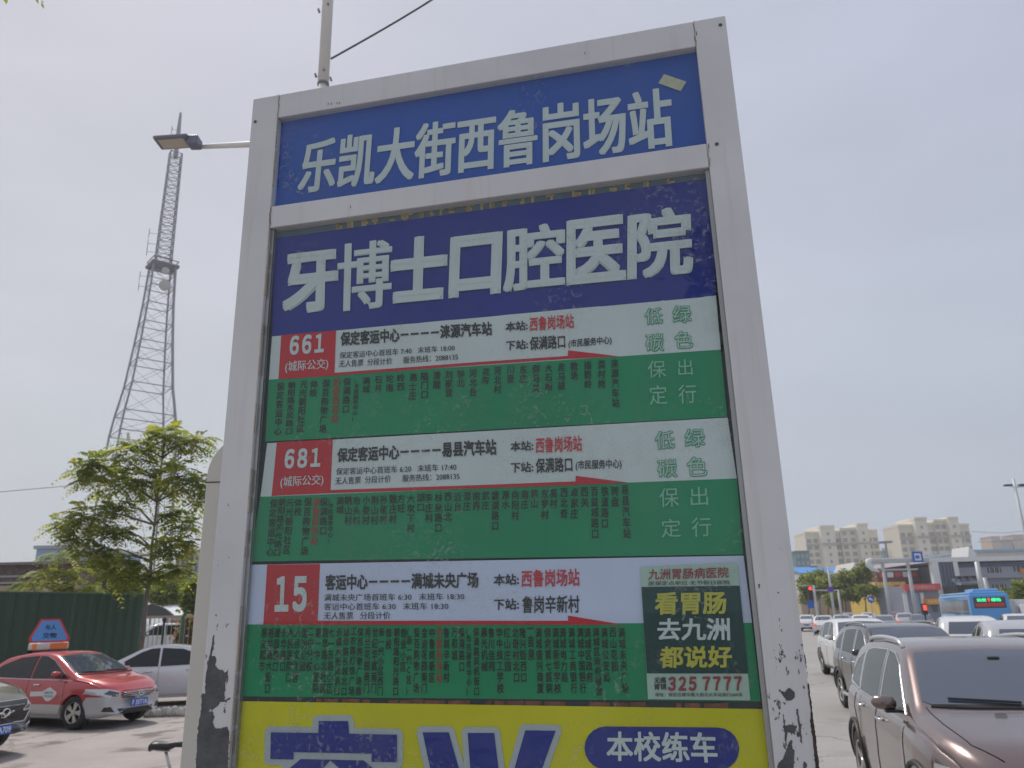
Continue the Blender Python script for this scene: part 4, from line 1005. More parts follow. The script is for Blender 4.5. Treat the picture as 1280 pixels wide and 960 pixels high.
for i, (px, Y, pt, lab) in enumerate(queue):
    o = far if i == 0 else copy_tree(far, swap={P_WHITE: pt} if pt != P_WHITE else None)
    x, y = away(px, Y); put(o, x, y, RD)
    if lab: o['label'] = lab
wv = copy_tree(white, swap=None); wv['label'] = 'white SUV seen over the brown roof, in front of the blue bus'; q = away(1203, 24.5); put(wv, q[0], q[1], RD); wv.name = 'suv'
wv2 = copy_tree(white, swap={P_WHITE: P_SIL}); wv2['label'] = 'silver SUV roof at the right edge, just beyond the brown SUV'; q = away(1268, 16.6); put(wv2, q[0], q[1], RD); wv2.name = 'suv'

# ------------------------------------------------------------------ blue bus
M_BUS = paint('bus_blue', (.06, .30, .70), 0, .35); M_BUSD = mat('bus_window', (.02, .028, .034), .08, coat=.5)
bus = empty('bus', (0, 0, 0), 'blue city bus seen from behind with lit green and red route display', 'bus')
BL, BW2, BH = 11.5, 1.25, 2.95
p = MB(); p.box((0, -BW2, .32), (BL, BW2, BH-.22)); p.build('body', M_BUS, bus, bevel=.12, seg=3)
p = MB(); p.box((.3, -BW2+.12, BH-.2205), (BL-.4, BW2-.12, BH-.06)); p.build('roof', paint('bus_roof_blue', (.14, .42, .78), 0, .4), bus, bevel=.06, seg=2)
p = MB(); p.box((.7, -.8, BH-.06), (3.4, .8, BH+.14)); p.build('air_conditioner', paint('bus_roof_blue', (.12,.36,.66)), bus, bevel=.07, seg=2)
for sy in (1, -1):
    for k in range(7):
        x = .6 + k*1.5; p = MB(); p.box((x, min(sy*BW2, sy*(BW2+.006)), 1.35), (x+1.42, max(sy*BW2, sy*(BW2+.006)), 2.35)); p.build('side_window', M_BUSD, bus)
p = MB(); p.box((-.008, -1.0, 1.75), (.0, 1.0, 2.5)); rw = p.build('rear_window', M_BUSD, bus)
M_LEDG = mat('green_led', (.05, .9, .35), .5, emit=.9); M_LEDR = mat('red_led', (1, .06, .05), .5, emit=.9)
p = MB(); text_into(p, '公交', lambda s, t: Vector((-.012, .80 - .62*s, 2.2 + .24*t)), .05); p.build('green_display', M_LEDG, rw); p = MB(); text_into(p, '绿色', lambda s, t: Vector((-.012, -.12 - .62*s, 2.2 + .24*t)), .05); p.build('green_display', M_LEDG, rw)
p = MB(); text_into(p, '9', lambda s, t: Vector((-.012, .10 - .16*s, 2.2 + .24*t)), .05); p.build('red_display', M_LEDR, rw)
p = MB(); p.box((-.011, -.9, 1.86), (-.0085, .9, 2.10)); rband = p.build('red_band', mat('bus_red_band', (.55, .03, .04), .4), rw)
for sy in (1, -1):
    p = MB(); p.box((-.01, sy*1.05-.07, .8), (-.0005, sy*1.05+.07, 1.25)); p.build('tail_light', M_TAIL, bus)
for x in (2.6, 9.0):
    for sy in (1, -1): wheel(bus, x, sy*(BW2-.16), .48, .28, 8)
q = away(1240, 57); put(bus, q[0], q[1], R(72))
# small white truck at the far right
tk = empty('truck', (0,0,0), 'small white box truck beyond the bus at the right edge', 'truck')
p = MB(); p.box((0,-.95,.55),(3.0,.95,2.3)); p.build('cargo_box', P_WHITE, tk, bevel=.03)
p = MB(); p.prism([(3.1,-.85,.4),(4.7,-.85,.4),(4.75,-.85,1.1),(4.3,-.85,1.95),(3.1,-.85,1.95)], (0,1.7,0)); cb = p.build('cab', P_WHITE, tk, bevel=.04)
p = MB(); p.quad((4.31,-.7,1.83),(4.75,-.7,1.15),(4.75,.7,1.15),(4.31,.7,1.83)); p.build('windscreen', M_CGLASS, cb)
p = MB(); p.box((3.3,-.858,1.15),(4.2,-.851,1.8)); p.build('side_window', M_CGLASS, cb)
for x in (.8, 3.8):
    for sy in (1,-1): wheel(tk, x, sy*.78, .34, .2, 5)
q = away(1283, 60); put(tk, q[0], q[1], R(245))

# ------------------------------------------------------------------ bicycle whose saddle shows at the foot of the frame
bk = empty('bicycle', (0,0,0), 'bicycle with black saddle parked left of the bus stop board', 'bicycle')
M_BF = mat('bike_frame_red', (.30, .05, .03), .4, coat=.5); M_STEEL = mat('worn_steel', (.5,.5,.5), .35, .9)
p = MB(); sd = []
for t, hw, z in ((-.14,.085,.985),(-.12,.095,1.0),(-.06,.082,.995),(0,.045,.985),(.07,.028,.99),(.13,.022,.985),(.15,.010,.975)):
    for k in range(10):
        a = 2*math.pi*k/10; sd.append((t, hw*math.cos(a), z - .01 + (.028 if math.sin(a) > 0 else .045*(1 if t < .05 else .5))*math.sin(a)))
p.add(sd, [(i*10+k, i*10+(k+1) % 10, (i+1)*10+(k+1) % 10, (i+1)*10+k) for i in range(6) for k in range(10)] + [tuple(range(10))[::-1], tuple(60+k for k in range(10))])
p.build('saddle', mat('black_saddle', (.022,.022,.024), .45), bk, smooth=True)
p = MB(); p.tube([(-.02,0,.95),(.06,0,.72)], .013); p.tube([(-.09,.03,.945),(.02,.025,.93)], .005, 5); p.tube([(-.09,-.03,.945),(.02,-.025,.93)], .005, 5); p.build('seat_post', M_STEEL, bk, smooth=True)
p = MB()
for a, b_ in (((.06,0,.72),(.16,0,.30)), ((.16,0,.30),(.70,0,.78)), ((.07,0,.70),(.68,0,.86)), ((.16,.04,.30),(-.30,.05,.34)), ((.16,-.04,.30),(-.30,-.05,.34)), ((.07,.03,.70),(-.30,.05,.34)), ((.07,-.03,.70),(-.30,-.05,.34)), ((.68,0,.92),(.86,.05,.34)), ((.68,0,.92),(.86,-.05,.34))): p.tube([a, b_], .015)
p.build('frame', M_BF, bk, smooth=True)
p = MB(); p.tube([(.55,.28,1.02),(.66,.22,1.05),(.68,0,.98),(.66,-.22,1.05),(.55,-.28,1.02)], .011); p.tube([(.68,0,.9),(.68,0,.99)], .013); p.build('handlebar', M_STEEL, bk, smooth=True)
for x in (-.30, .86):
    M = Matrix.Translation((x, 0, .34)) @ Matrix.Rotation(math.pi/2, 4, 'X')
    p = MB(); p.lathe([(.325,-.018),(.34,-.01),(.34,.01),(.325,.018),(.31,.012),(.31,-.012)], M, 36, close=True); tw = p.build('wheel', M_TYRE, bk, smooth=True)
    p = MB()
    for k in range(20):
        a = 2*math.pi*k/20; p.tube([(x,0,.34), (x+.315*math.cos(a), 0, .34+.315*math.sin(a))], .0012, 4)
    p.lathe([(.001,-.03),(.02,-.03),(.02,.03),(.001,.03)], M, 10); tag(p.build('spokes', M_STEEL, tw), kind='stuff')
p = MB(); p.box((.035,-.014,.76),(.065,.014,.79)); p.build('seat_clamp', mat('blue_tape', (.04,.15,.45), .5), bk)
q = at(210, 930, 7.35); bk.location = (q.x, q.y, .006); bk.rotation_euler = (0, 0, R(8))
# ================================================================== street lamp and cables
M_POLE = mat('pale_pole_paint', (.74, .735, .72), .45, var=.05); M_LAMPG = mat('lamp_grey', (.16, .18, .24), .45); M_LED = mat('unlit_lamp_lens', (.52, .47, .40), .3)
YL = 9.0
base = at(404, 105, YL); lamp = wroot(empty('street_lamp', (base.x, base.y, 0), 'white street lamp pole behind the board with flat grey lamp head reaching left', 'street lamp'))
bx, by = base.x, base.y
zc = at(405, 104, YL).z
p = MB(); p.tube([(bx,by,0),(bx,by,zc)], [.085,.062], 20); wb(p, 'pole', M_POLE, lamp, smooth=True)
p = MB(); p.tube([(bx,by,zc+.0005),(bx,by,zc+6)], [.076,.076], 20); wb(p, 'upper_sleeve', M_POLE, lamp, smooth=True)
p = MB(); p.tube([(bx,by,zc-.035),(bx,by,zc-.0005)], [.080,.080], 20); wb(p, 'collar', mat('collar_grey', (.22,.22,.22), .6), lamp, smooth=True)
for px, py in ((398.5,13),(410.5,6),(405,88),(394.5,94),(413.5,98.5)):
    q = at(px, py, YL-.07); p = MB(); p.box((q.x-.012, by-.10, q.z-.012), (q.x+.012, by-.03, q.z+.012)); wb(p, 'bolt', mat('bolt_steel', (.3,.3,.32), .5, .6), lamp)
e0 = at(240, 184, YL+.1); e1 = at(398, 182, YL)
p = MB(); p.tube([(e0.x, e0.y, e0.z), (lerp(e0.x, bx, .5), by, lerp(e0.z, e1.z, .5)), (bx, by, e1.z)], [.030,.040,.045], 12); wb(p, 'arm', M_POLE, lamp, smooth=True)
a = at(197, 180, YL); c = at(232, 193, YL-.35); zL = e0.z
p = MB(); x0, x1 = at(196, 180, YL).x, at(238, 186, YL).x
M = Matrix.Translation(((x0+x1)/2, by, zL+.02)) @ Matrix.Rotation(R(-3), 4, 'Y')
p.box((-(x1-x0)/2, -.14, -.022), ((x1-x0)/2, .14, .028), M); lh = wb(p, 'lamp_head', M_LAMPG, lamp, bevel=.02, seg=2)
p = MB(); p.box((-(x1-x0)/2+.05, -.10, -.026), ((x1-x0)/2-.07, .10, -.0225), M); wb(p, 'lamp_lens', M_LED, lamp, lh)
p = MB(); x2 = at(249, 186, YL).x; p.box((x1-.03, by-.09, zL-.06), (x2, by+.09, zL+.07)); wb(p, 'lamp_driver_box', M_LAMPG, lamp, lh, bevel=.012)
M_CABLE = mat('black_cable', (.04, .045, .06), .6)
a = at(413.5, 73.5, YL); b_ = at(525, -2, YL); d = b_ - a
p = MB(); p.tube([a + d*t + Vector((0,0,-.18*math.sin(math.pi*min(t/3,1)))) for t in [k*.25 for k in range(13)]], .014, 6); tag(p.build('overhead_cable', M_CABLE), 'black cable rising right from the white lamp pole', 'cable')
# ================================================================== foliage
def leaf_mat(name, c, trans=.45):
    if name in MATS: return MATS[name]
    m = bpy.data.materials.new(name); m.use_nodes = True; t = m.node_tree; t.nodes.clear()
    o = t.nodes.new('ShaderNodeOutputMaterial'); g = t.nodes.new('ShaderNodeNewGeometry'); n = t.nodes.new('ShaderNodeTexNoise'); n.inputs['Scale'].default_value = 2.2; n.inputs['Detail'].default_value = 3
    t.links.new(g.outputs['Position'], n.inputs['Vector']); r = t.nodes.new('ShaderNodeValToRGB'); t.links.new(n.outputs['Fac'], r.inputs[0])
    r.color_ramp.elements[0].position = .35; r.color_ramp.elements[0].color = (c[0]*.7, c[1]*.75, c[2]*.8, 1); r.color_ramp.elements[1].position = .65; r.color_ramp.elements[1].color = (c[0]*1.45, c[1]*1.25, c[2]*.9, 1)
    d_ = t.nodes.new('ShaderNodeBsdfPrincipled'); d_.inputs['Roughness'].default_value = .55; tr = t.nodes.new('ShaderNodeBsdfTranslucent')
    t.links.new(r.outputs[0], d_.inputs['Base Color']); br = t.nodes.new('ShaderNodeVectorMath'); br.operation = 'MULTIPLY'; br.inputs[1].default_value = (1.9, 1.8, .9); t.links.new(r.outputs[0], br.inputs[0]); t.links.new(br.outputs[0], tr.inputs[0])
    mx_ = t.nodes.new('ShaderNodeMixShader'); mx_.inputs[0].default_value = trans + .1; t.links.new(d_.outputs[0], mx_.inputs[1]); t.links.new(tr.outputs[0], mx_.inputs[2]); t.links.new(mx_.outputs[0], o.inputs[0])
    MATS[name] = m; return m
M_BARK = mat('grey_brown_bark', (.17, .14, .12), .9, var=.3, vs=12, bump=.5, bs=30)
def frond(V, F, MI, o, d, up, L, n, rr, mi):
    """a compound leaf: pairs of drooping leaflets along a midrib"""
    d = d.normalized(); s = d.cross(up).normalized(); u = s.cross(d).normalized()
    for k in range(n):
        t = (k+.6)/n; c = o + d*L*t + Vector((0,0,-.6*L*t*t))
        ll = L*.30*rr.uniform(.7, 1.25)*math.sin(math.pi*(.18 + .72*t))*rr.uniform(.8, 1.2); w_ = ll*.22
        for sg in (1, -1):
            e = (s*sg*.9 + d*.45 + Vector((0,0,-.35 - rr.uniform(0,.3)))).normalized(); q = e.cross(u).normalized()*w_
            i = len(V); V += [c, c + e*ll*.5 + q, c + e*ll, c + e*ll*.5 - q]; F.append((i, i+1, i+2, i+3)); MI.append(mi)
def make_tree(name, label, cat, base, blobs, m, rr, mode='frond', n=500, L=.55, leaf=.12, trunk=(.08,.03), group=None, fork=.45, nleaf=8):
    root = wroot(empty(name, base, label, cat, group))
    V, F, MI = [], [], []; tb = MB(); B0 = Vector(base)
    tops = [Vector(b_[:3]) for b_ in blobs]; top = max(tops, key=lambda v: v.z); zf = base[2] + (top.z-base[2])*fork
    axis = [B0, Vector((lerp(B0.x, top.x, .15), lerp(B0.y, top.y, .15), lerp(B0.z, zf, .55))), Vector((lerp(B0.x, top.x, .35), lerp(B0.y, top.y, .35), zf)), top]
    path = []
    for i in range(3):
        for k in range(5): path.append(axis[i].lerp(axis[i+1], k/5) + Vector((rr.uniform(-.02,.02), rr.uniform(-.02,.02), 0)))
    path.append(top); rad = [lerp(trunk[0], trunk[1]*.4, (k/(len(path)-1))**.8) for k in range(len(path))]
    tb.tube(path, rad, 8); wb(tb, 'trunk', M_BARK, root, smooth=True)
    br_ = MB(); tot = sum((b_[3]*b_[5])**.8 for b_ in blobs)
    for (cx, cy, cz, rx, ry, rz) in blobs:
        c = Vector((cx, cy, cz)); st = min(path[4:-1] or path, key=lambda q: (q - c).length + max(0, q.z - cz + .3*rz)*3)
        mid = st.lerp(c, .5) + Vector((rr.uniform(-.1,.1), rr.uniform(-.1,.1), .12*(c-st).length))
        br_.tube([st, st.lerp(mid, .6), mid, c], [trunk[1], trunk[1]*.75, trunk[1]*.55, trunk[1]*.3], 6)
        cnt = max(6, int(n*(rx*rz)**.8/tot))
        for _ in range(cnt):
            v = Vector((rr.gauss(0,1), rr.gauss(0,1), rr.gauss(0,1))).normalized(); rad_ = rr.random()**.45
            q = c + Vector((v.x*rx, v.y*ry, v.z*rz))*rad_
            dirv = (q - c + Vector((0,0,.25*rz)) + Vector((rr.gauss(0,.3), rr.gauss(0,.3), rr.gauss(0,.15)))*rx)
            if dirv.length < 1e-3: continue
            dirv.normalize(); dirv.z *= .5
            if mode == 'frond':
                o = q - dirv*L*.4; frond(V, F, MI, o, dirv, Vector((0,0,1)), L*rr.uniform(.7,1.2), nleaf, rr, rr.choice((0,0,1)))
                if rr.random() < .12: br_.tube([c, o], [.010, .005], 4, caps=False)
            else:
                for k in range(5):
                    o = q + Vector((rr.gauss(0,leaf), rr.gauss(0,leaf), rr.gauss(0,leaf*.8))); a1 = Vector((rr.gauss(0,1), rr.gauss(0,1), rr.gauss(0,.5))).normalized()*leaf; b1 = a1.cross(Vector((rr.gauss(0,1), rr.gauss(0,1), rr.gauss(0,1)))).normalized()*leaf*.55
                    i = len(V); V += [o-a1, o+b1, o+a1, o-b1]; F.append((i, i+1, i+2, i+3)); MI.append(rr.choice((0,0,1)))
    wb(br_, 'limbs', M_BARK, root, smooth=True)
    me = bpy.data.meshes.new('crown'); o3 = Vector(base); me.from_pydata([tuple(v - o3) for v in V], [], F)
    for k in m: me.materials.append(k)
    me.polygons.foreach_set('material_index', MI); o = bpy.data.objects.new('crown', me); COL.objects.link(o); o.parent = root
    return root
G1, G2 = leaf_mat('leaf_green', (.16, .215, .06)), leaf_mat('leaf_light', (.26, .30, .08))
H1, H2 = leaf_mat('leaf_street', (.12, .165, .05), .55), leaf_mat('leaf_street_light', (.19, .23, .07), .55)
def blob(px, py, Y, rpx, rpy, dy=0, ry=None):
    c = at(px, py, Y); k = (Y*.958 + (c.z-2)*.287)/FPX
    return (c.x, c.y+dy, c.z, rpx*k, (ry or (rpx+rpy)/2)*k, rpy*k)
YT = 23.2; rr = random.Random(11); tb_ = gp(174, 858); tb_ = at(172, 850, YT)
make_tree('tree', 'young tree with feathery compound leaves rising in front of the green hoarding end', 'tree', (tb_.x, YT, 0),
    [blob(*b_) for b_ in ((206,545,YT,34,20),(165,563,YT,34,18),(243,552,YT,24,16),(130,600,YT+.4,36,22),(178,602,YT,32,24),(222,595,YT-.4,30,22),(250,612,YT,16,22),(100,588,YT,14,10),(148,632,YT+.3,26,14),(110,648,YT-.3,30,20),(78,652,YT,18,14),(150,665,YT,26,14),(215,640,YT+.3,14,10),(228,655,YT,18,14),(210,685,YT-.2,26,16),(235,678,YT,12,12),(165,702,YT,24,14),(135,700,YT,20,12),(192,722,YT,18,10),(225,712,YT,20,14),(150,722,YT,24,12),(95,672,YT,24,12),(120,690,YT,22,12),(120,575,YT,18,10))],
    (G1, G2), rr, n=1450, L=.62, trunk=(.105,.036), fork=.55, nleaf=7)
make_tree('sapling', 'sapling with flat spreading fronds just above the green hoarding', 'sapling', (at(75, 745, 27.5).x, 27.5, 0),
    [blob(*b_) for b_ in ((75,692,27.5,20,7),(62,714,27.2,30,8),(92,712,27.6,24,7),(45,730,27.5,34,8),(98,730,27.5,26,9),(75,742,27.5,40,7),(118,738,27.5,16,8))], (G1, G2), rr, n=210, L=.62, trunk=(.05,.015), nleaf=9)
for (px, py, Y, rx, ry, lab) in ((150,735,38,22,18,'hazy green tree just above the hoarding, left of the young tree trunk'),(210,735,55,26,20,'grey green tree above the arched canopy roof'),(243,742,40,8,22,'slim yellow green tree beside the cream frame')):
    make_tree('tree', lab, 'tree', (at(px, 760, Y).x, Y, 0), [blob(px,py,Y,rx,ry), blob(px-rx*.5,py+ry*.6,Y,rx*.7,ry*.6), blob(px+rx*.5,py+ry*.5,Y,rx*.7,ry*.7)], (H1, G1), rr, 'leaf', n=420, leaf=.16, trunk=(.12,.05), group='trees beyond the hoarding')
for px, py, Y, rx, ry, lab in ((1010,735,112,17,20,'street tree beside the red traffic light'),(1034,738,118,15,22,'street tree behind the purple round sign'),(1056,732,112,18,24,'tall street tree below the white gabled house'),(1081,722,108,16,22,'street tree nearest the yellow shopfront'),(1100,742,122,10,14,'small street tree beside the yellow shopfront'),(1024,726,128,20,16,'broad street tree under the blue roof')):
    make_tree('street_tree', lab, 'tree', (at(px, 760, Y).x, Y, 0), [blob(px+rr.uniform(-.75,.75)*rx, py+rr.uniform(-.55,.75)*ry, Y+rr.uniform(-2,2), rx*rr.uniform(.35,.6), ry*rr.uniform(.25,.45)) for _ in range(9)] + [blob(px,py-ry*.45,Y,rx*.5,ry*.4)], (H1, H2), rr, 'leaf', n=800, leaf=.22, trunk=(.18,.08), group='street trees down the road')
for px, py, Y, rx, ry, lab in ((1258,748,75,9,13,'green bush just right of the blue bus'),(1277,742,72,11,17,'green tree at the right edge beside the grey building')):
    make_tree('street_tree', lab, 'tree', (at(px, 770, Y).x, Y, 0), [blob(px,py,Y,rx,ry), blob(px-rx*.5,py+ry*.5,Y,rx*.7,ry*.5), blob(px+rx*.5,py+ry*.5,Y,rx*.7,ry*.6)], (H1, G1), rr, 'leaf', n=420, leaf=.18, trunk=(.1,.04))
# tree standing behind the camera on the left: one twig tip reaches into the top left corner, its crown mirrors in the glass
tip = at(4, -14, 4.2)
bt = make_tree('tree', 'overhanging tree whose leaf tips enter the top left corner', 'tree', (-6.2, .2, 0), [(tip.x-.42, tip.y-.1, tip.z+.30, .45, .4, .22), (-5.8,.6,6.4,1.3,1.2,.9), (-6.6,-.8,6.0,1.3,1.2,1.0), (-5.9,-1.2,7.1,1.1,1.1,.8), (-7.0,.9,7.0,1.1,1.1,.8)], (G1, G2), rr, n=620, L=.4, trunk=(.12,.05))
back = Vector((-1.5, -9, 0))
make_tree('tree', 'leafy roadside tree behind the photographer, mirrored faintly in the glass', 'tree', (1.2, -9.5, 0), [(1.2,-9.5,8.2,2.2,1.8,1.5),(-.4,-9.2,7.2,1.6,1.5,1.2),(2.9,-9.6,7.3,1.6,1.5,1.3),(1.3,-9.2,6.3,1.8,1.5,.9)], (H1, H2), rr, 'leaf', n=900, leaf=.13, trunk=(.16,.07))
# ================================================================== left background
M_HOARD = mat('hoarding_green', (.030, .066, .040), .6, var=.12, vs=.8); M_HRIM = mat('hoarding_rim', (.06,.13,.09), .6)
ha = at(178, 745, 25.6); hb_ = at(-260, 740, 17.5)
hz = 2 + (780.4-745)/FPX*(25.6*.958)
hoard = wroot(empty('site_hoarding', (ha.x, ha.y, 0), 'dark green sheet metal hoarding running behind the parked taxi', 'hoarding'))
hd = Vector((hb_.x-ha.x, hb_.y-ha.y, 0)); HL = hd.length; hd.normalize(); hn = Vector((-hd.y, hd.x, 0)); hn = hn if hn.y < 0 else -hn
x = 0; k = 0
rs = random.Random(5)
while x < HL:
    wv = 2.35; z1 = hz + rs.uniform(-.015, .015) + (.04 if x > 3.2 else 0); p = MB(); nr = 7
    pts = []
    for i in range(nr*4+1):
        t = i/(nr*4); ph = i % 4; pts.append((x + .012 + (wv-.024)*t, .04 if ph in (1, 2) else 0))
    vs = [Vector((ha.x, ha.y, 0)) + hd*a + hn*b_ for a, b_ in pts]; m_ = len(vs)
    p.add([v + Vector((0,0,.05)) for v in vs] + [v + Vector((0,0,z1)) for v in vs], [(i, i+1, m_+i+1, m_+i) for i in range(m_-1)]); wb(p, 'panel', M_HOARD, hoard)
    o = Vector((ha.x, ha.y, 0)) + hd*x; p = MB(); p.box((o.x-.03, o.y+.02, 0), (o.x+.03, o.y+.08, z1)); wb(p, 'post', M_HRIM, hoard)
    p = MB(); e_ = o + hd*wv; p.tube([o + hn*.0 + Vector((0,0,z1+.012)), e_ + Vector((0,0,z1+.012))], .028, 6); wb(p, 'top_rail', M_HRIM, hoard); x += wv
M_STONE = mat('whitewashed_stone', (.55,.54,.50), .85, var=.25, vs=4, bump=.5, bs=12)
for i in range(15):      # whitewashed stones set on edge along the bay
    px = 182 + i*3.9 + rs.uniform(-.6,.6); q = gp(px, 897 - i*.12); s_ = rs.uniform(.055,.085); h_ = rs.uniform(.14,.24); p = MB(); bm = bmesh.new(); bmesh.ops.create_icosphere(bm, subdivisions=2, radius=1)
    vs = [(q.x + v.co.x*s_*(1+rs.uniform(-.12,.12)), q.y + v.co.y*.08*(1+rs.uniform(-.12,.12)), .004 + h_*.5*(1+v.co.z*(1+rs.uniform(-.1,.1)))) for v in bm.verts]; p.add(vs, [[v.index for v in f.verts] for f in bm.faces]); bm.free()
    o = p.build('stone', M_STONE, org=(q.x, q.y, .0)); tag(o, 'whitewashed stone in the row along the ground under the silver sedan', 'stone', 'whitewashed stones under the silver sedan')
# brick shed with concrete bands behind the hoarding
M_BRICK = mat('old_dark_brick', (.15,.11,.10), .9, var=.25, vs=3); M_BAND = mat('grey_concrete_band', (.33,.32,.31), .85, var=.15); M_TANW = mat('tan_render', (.36,.28,.21), .9, var=.3, vs=1.5)
Yb = 41; xa_, xb_ = at(-160, 720, Yb).x, at(96, 720, Yb).x; zof = lambda py, px=50, Y=Yb: at(px, py, Y).z
shed = wroot(empty('brick_shed', ((xa_+xb_)/2, Yb, 0), 'long dark brick shed with pale concrete bands above the hoarding, left edge', 'shed'))
p = MB(); p.box((xa_, Yb+.1, 0), (xb_, Yb+6, zof(731))); wb(p, 'lower_wall', M_TANW, shed)
nb = 0
za_ = zof(731)
p = MB()
p.box((xa_+.05, Yb+.2, za_+.001), (xb_-.05, Yb+6, zof(704))); wb(p, 'upper_wall', M_BRICK, shed)
p = MB(); zz = za_ + .05
while zz < zof(706):
    x = xa_ + rs.uniform(0,.3)
    while x < xb_-.35: p.box((x, Yb+.178, zz), (x+.29, Yb+.199, zz+.075)); x += .31
    zz += .09
tag(wb(p, 'bricks', mat('shed_brick', (.17,.125,.115), .9, var=.45, vs=9), shed), kind='stuff')
for py in (719.5, 727.5):
    p = MB(); z_ = zof(py); p.box((xa_, Yb+.08, z_-.05), (xb_, Yb+.17, z_+.05)); wb(p, 'concrete_band', M_BAND, shed)
p = MB(); z_ = zof(703.5); p.prism([(xa_-.3, Yb-.2, z_+.05),(xa_-.3, Yb-.2, z_-.09),(xa_-.3, Yb+6.3, z_-.05),(xa_-.3, Yb+6.3, z_+.4)], (xb_-xa_+.5, 0, 0)); wb(p, 'roof', mat('weathered_roof', (.20,.165,.15), .9, var=.2), shed)
# distant blocks on the left
def block(name, label, cat, px0, px1, ptop, Y, m, depth=14, win=None, wm=None, roof=None, pbot=None, floors=0, cols=0, wsz=(.55,.5), group=None, cap=.35):
    x0, x1 = at(px0, ptop, Y).x, at(px1, ptop, Y).x; zt = at((px0+px1)/2, ptop, Y).z
    r_ = wroot(empty(name, ((x0+x1)/2, Y, 0), label, cat, group)); p = MB(); p.box((x0, Y, 0), (x1, Y+depth, zt)); wb(p, 'walls', m, r_)
    p = MB(); p.box((x0-cap, Y-cap, zt), (x1+cap, Y+depth+cap, zt+.5)); wb(p, 'roof', roof or m, r_)
    if floors:
        fh = (zt-1.2)/floors; cw = (x1-x0)/cols
        for f in range(floors):
            for c in range(cols):
                xc, zc_ = x0 + cw*(c+.5), 1.2 + fh*(f+.45); p = MB(); p.box((xc-cw*wsz[0]/2, Y-.06, zc_-fh*wsz[1]/2), (xc+cw*wsz[0]/2, Y-.005, zc_+fh*wsz[1]/2)); wb(p, 'window', wm, r_)
    return r_, x0, x1, zt
M_WIN = mat('far_window', (.06,.075,.09), .25); M_BLUEW = mat('light_blue_cladding', (.24,.36,.56), .7, var=.08); M_OFFW = mat('off_white_render', (.58,.56,.53), .8, var=.08); M_GREYW = mat('grey_render', (.34,.35,.38), .8, var=.08)
block('office_block', 'light blue stepped block far behind the sapling', 'building', 46, 76, 686, 122, M_BLUEW, roof=M_GREYW, floors=4, cols=4, wm=mat('pale_window', (.30,.38,.48), .3))
block('office_block', 'off white block between the two light blue blocks on the left', 'building', 78, 98, 690, 126, M_OFFW, floors=4, cols=3, wm=M_WIN)
block('office_block', 'light blue block farther right, partly behind the young tree', 'building', 99, 124, 687, 122, M_BLUEW, roof=M_OFFW, floors=4, cols=3, wm=mat('pale_window', (.30,.38,.48), .3))
block('apartment_tower', 'pink and grey block showing between tree and cream frame', 'building', 220, 232, 696, 170, mat('pink_render', (.50,.36,.33), .8), floors=7, cols=2, wm=M_WIN)
block('apartment_tower', 'pale grey tower right beside the cream frame edge', 'building', 232, 262, 690, 165, M_GREYW, floors=7, cols=5, wm=M_WIN)
# dark post rising behind the hoarding
q = at(131, 745, 30); t_ = at(135, 694, 30); p = MB(); p.tube([(q.x-.1, 30, 0), (t_.x, 30, t_.z)], [.10,.07], 8); tag(p.build('utility_post', mat('black_post', (.025,.026,.028), .7), org=(q.x, 30, 0)), 'leaning black post behind the hoarding, beside the sapling', 'post')
# canopy of the fenced car park
Yc = 50; x0, x1 = at(176, 760, Yc).x, at(262, 760, Yc).x; zt = at(200, 753, Yc).z; zb__ = at(200, 771, Yc).z
can = wroot(empty('carport', ((x0+x1)/2, Yc, 0), 'pale curved carport roof over the fenced car park', 'carport')); p = MB(); vs, fs = [], []; nn = 30
for k in range(9):
    t = k/8; y = Yc + 6*t; z = zb__ + (zt-zb__)*math.sin(math.pi*t*.5)
    for i in range(nn+1): vs.append((lerp(x0, x1, i/nn), y, z + (.03 if i % 2 else 0)))
for k in range(8):
    for i in range(nn): fs.append((k*(nn+1)+i, k*(nn+1)+i+1, (k+1)*(nn+1)+i+1, (k+1)*(nn+1)+i))
p.add(vs, fs); wb(p, 'roof_sheet', mat('pale_roof_sheet', (.60,.63,.66), .5), can)
xm = at(213, 765, Yc-1).x; xq = at(178, 765, Yc-1).x; p = MB(); arc = [(lerp(xq, xm, k/10), Yc-.4, zb__ + (at(190,756,Yc).z-zb__)*math.cos(math.pi/2*(k/10)**1.3)) for k in range(11)]; p.prism([(xq, Yc-.4, zb__-.02)] + arc, (0, .25, 0)); wb(p, 'arched_gable', mat('dark_gable', (.09,.10,.115), .7), can)
for i in range(4):
    x = lerp(x0, x1, (i+.2)/3.6); p = MB(); p.tube([(x, Yc+.2, 0), (x, Yc+.2, zb__)], .06, 8); wb(p, 'column', M_GREYW, can)
# car park fence and gate post
Yf = 31; x0, x1 = at(180, 790, Yf).x, at(262, 790, Yf).x; zr_ = at(210, 771, Yf).z
fn_ = wroot(empty('railing_fence', ((x0+x1)/2, Yf, 0), 'beige railing fence of thin upright bars before the car park', 'fence'))
for z_ in (zr_, .35):
    p = MB(); p.box((x0, Yf, z_-.05), (x1, Yf+.05, z_+.05)); wb(p, 'rail', mat('beige_rail', (.40,.33,.25), .7), fn_)
x = x0
while x < x1: p = MB(); p.box((x, Yf+.01, .36), (x+.02, Yf+.03, zr_-.05)); wb(p, 'bar', mat('thin_grey_bar', (.3,.28,.26), .7), fn_); x += .17
q = at(227, 800, 29.5); qt = at(229, 771, 29.5); qe = at(236, 763.5, 29.5)
p = MB(); p.tube([(q.x, 29.5, 0), (qt.x, 29.5, qt.z), (qe.x, 29.5, qe.z)], .055, 8); tag(p.build('fence_post', mat('green_post_paint', (.02,.13,.07), .5), org=(q.x, 29.5, 0)), 'green fence post with bent top right of the parked white SUV', 'fence post')
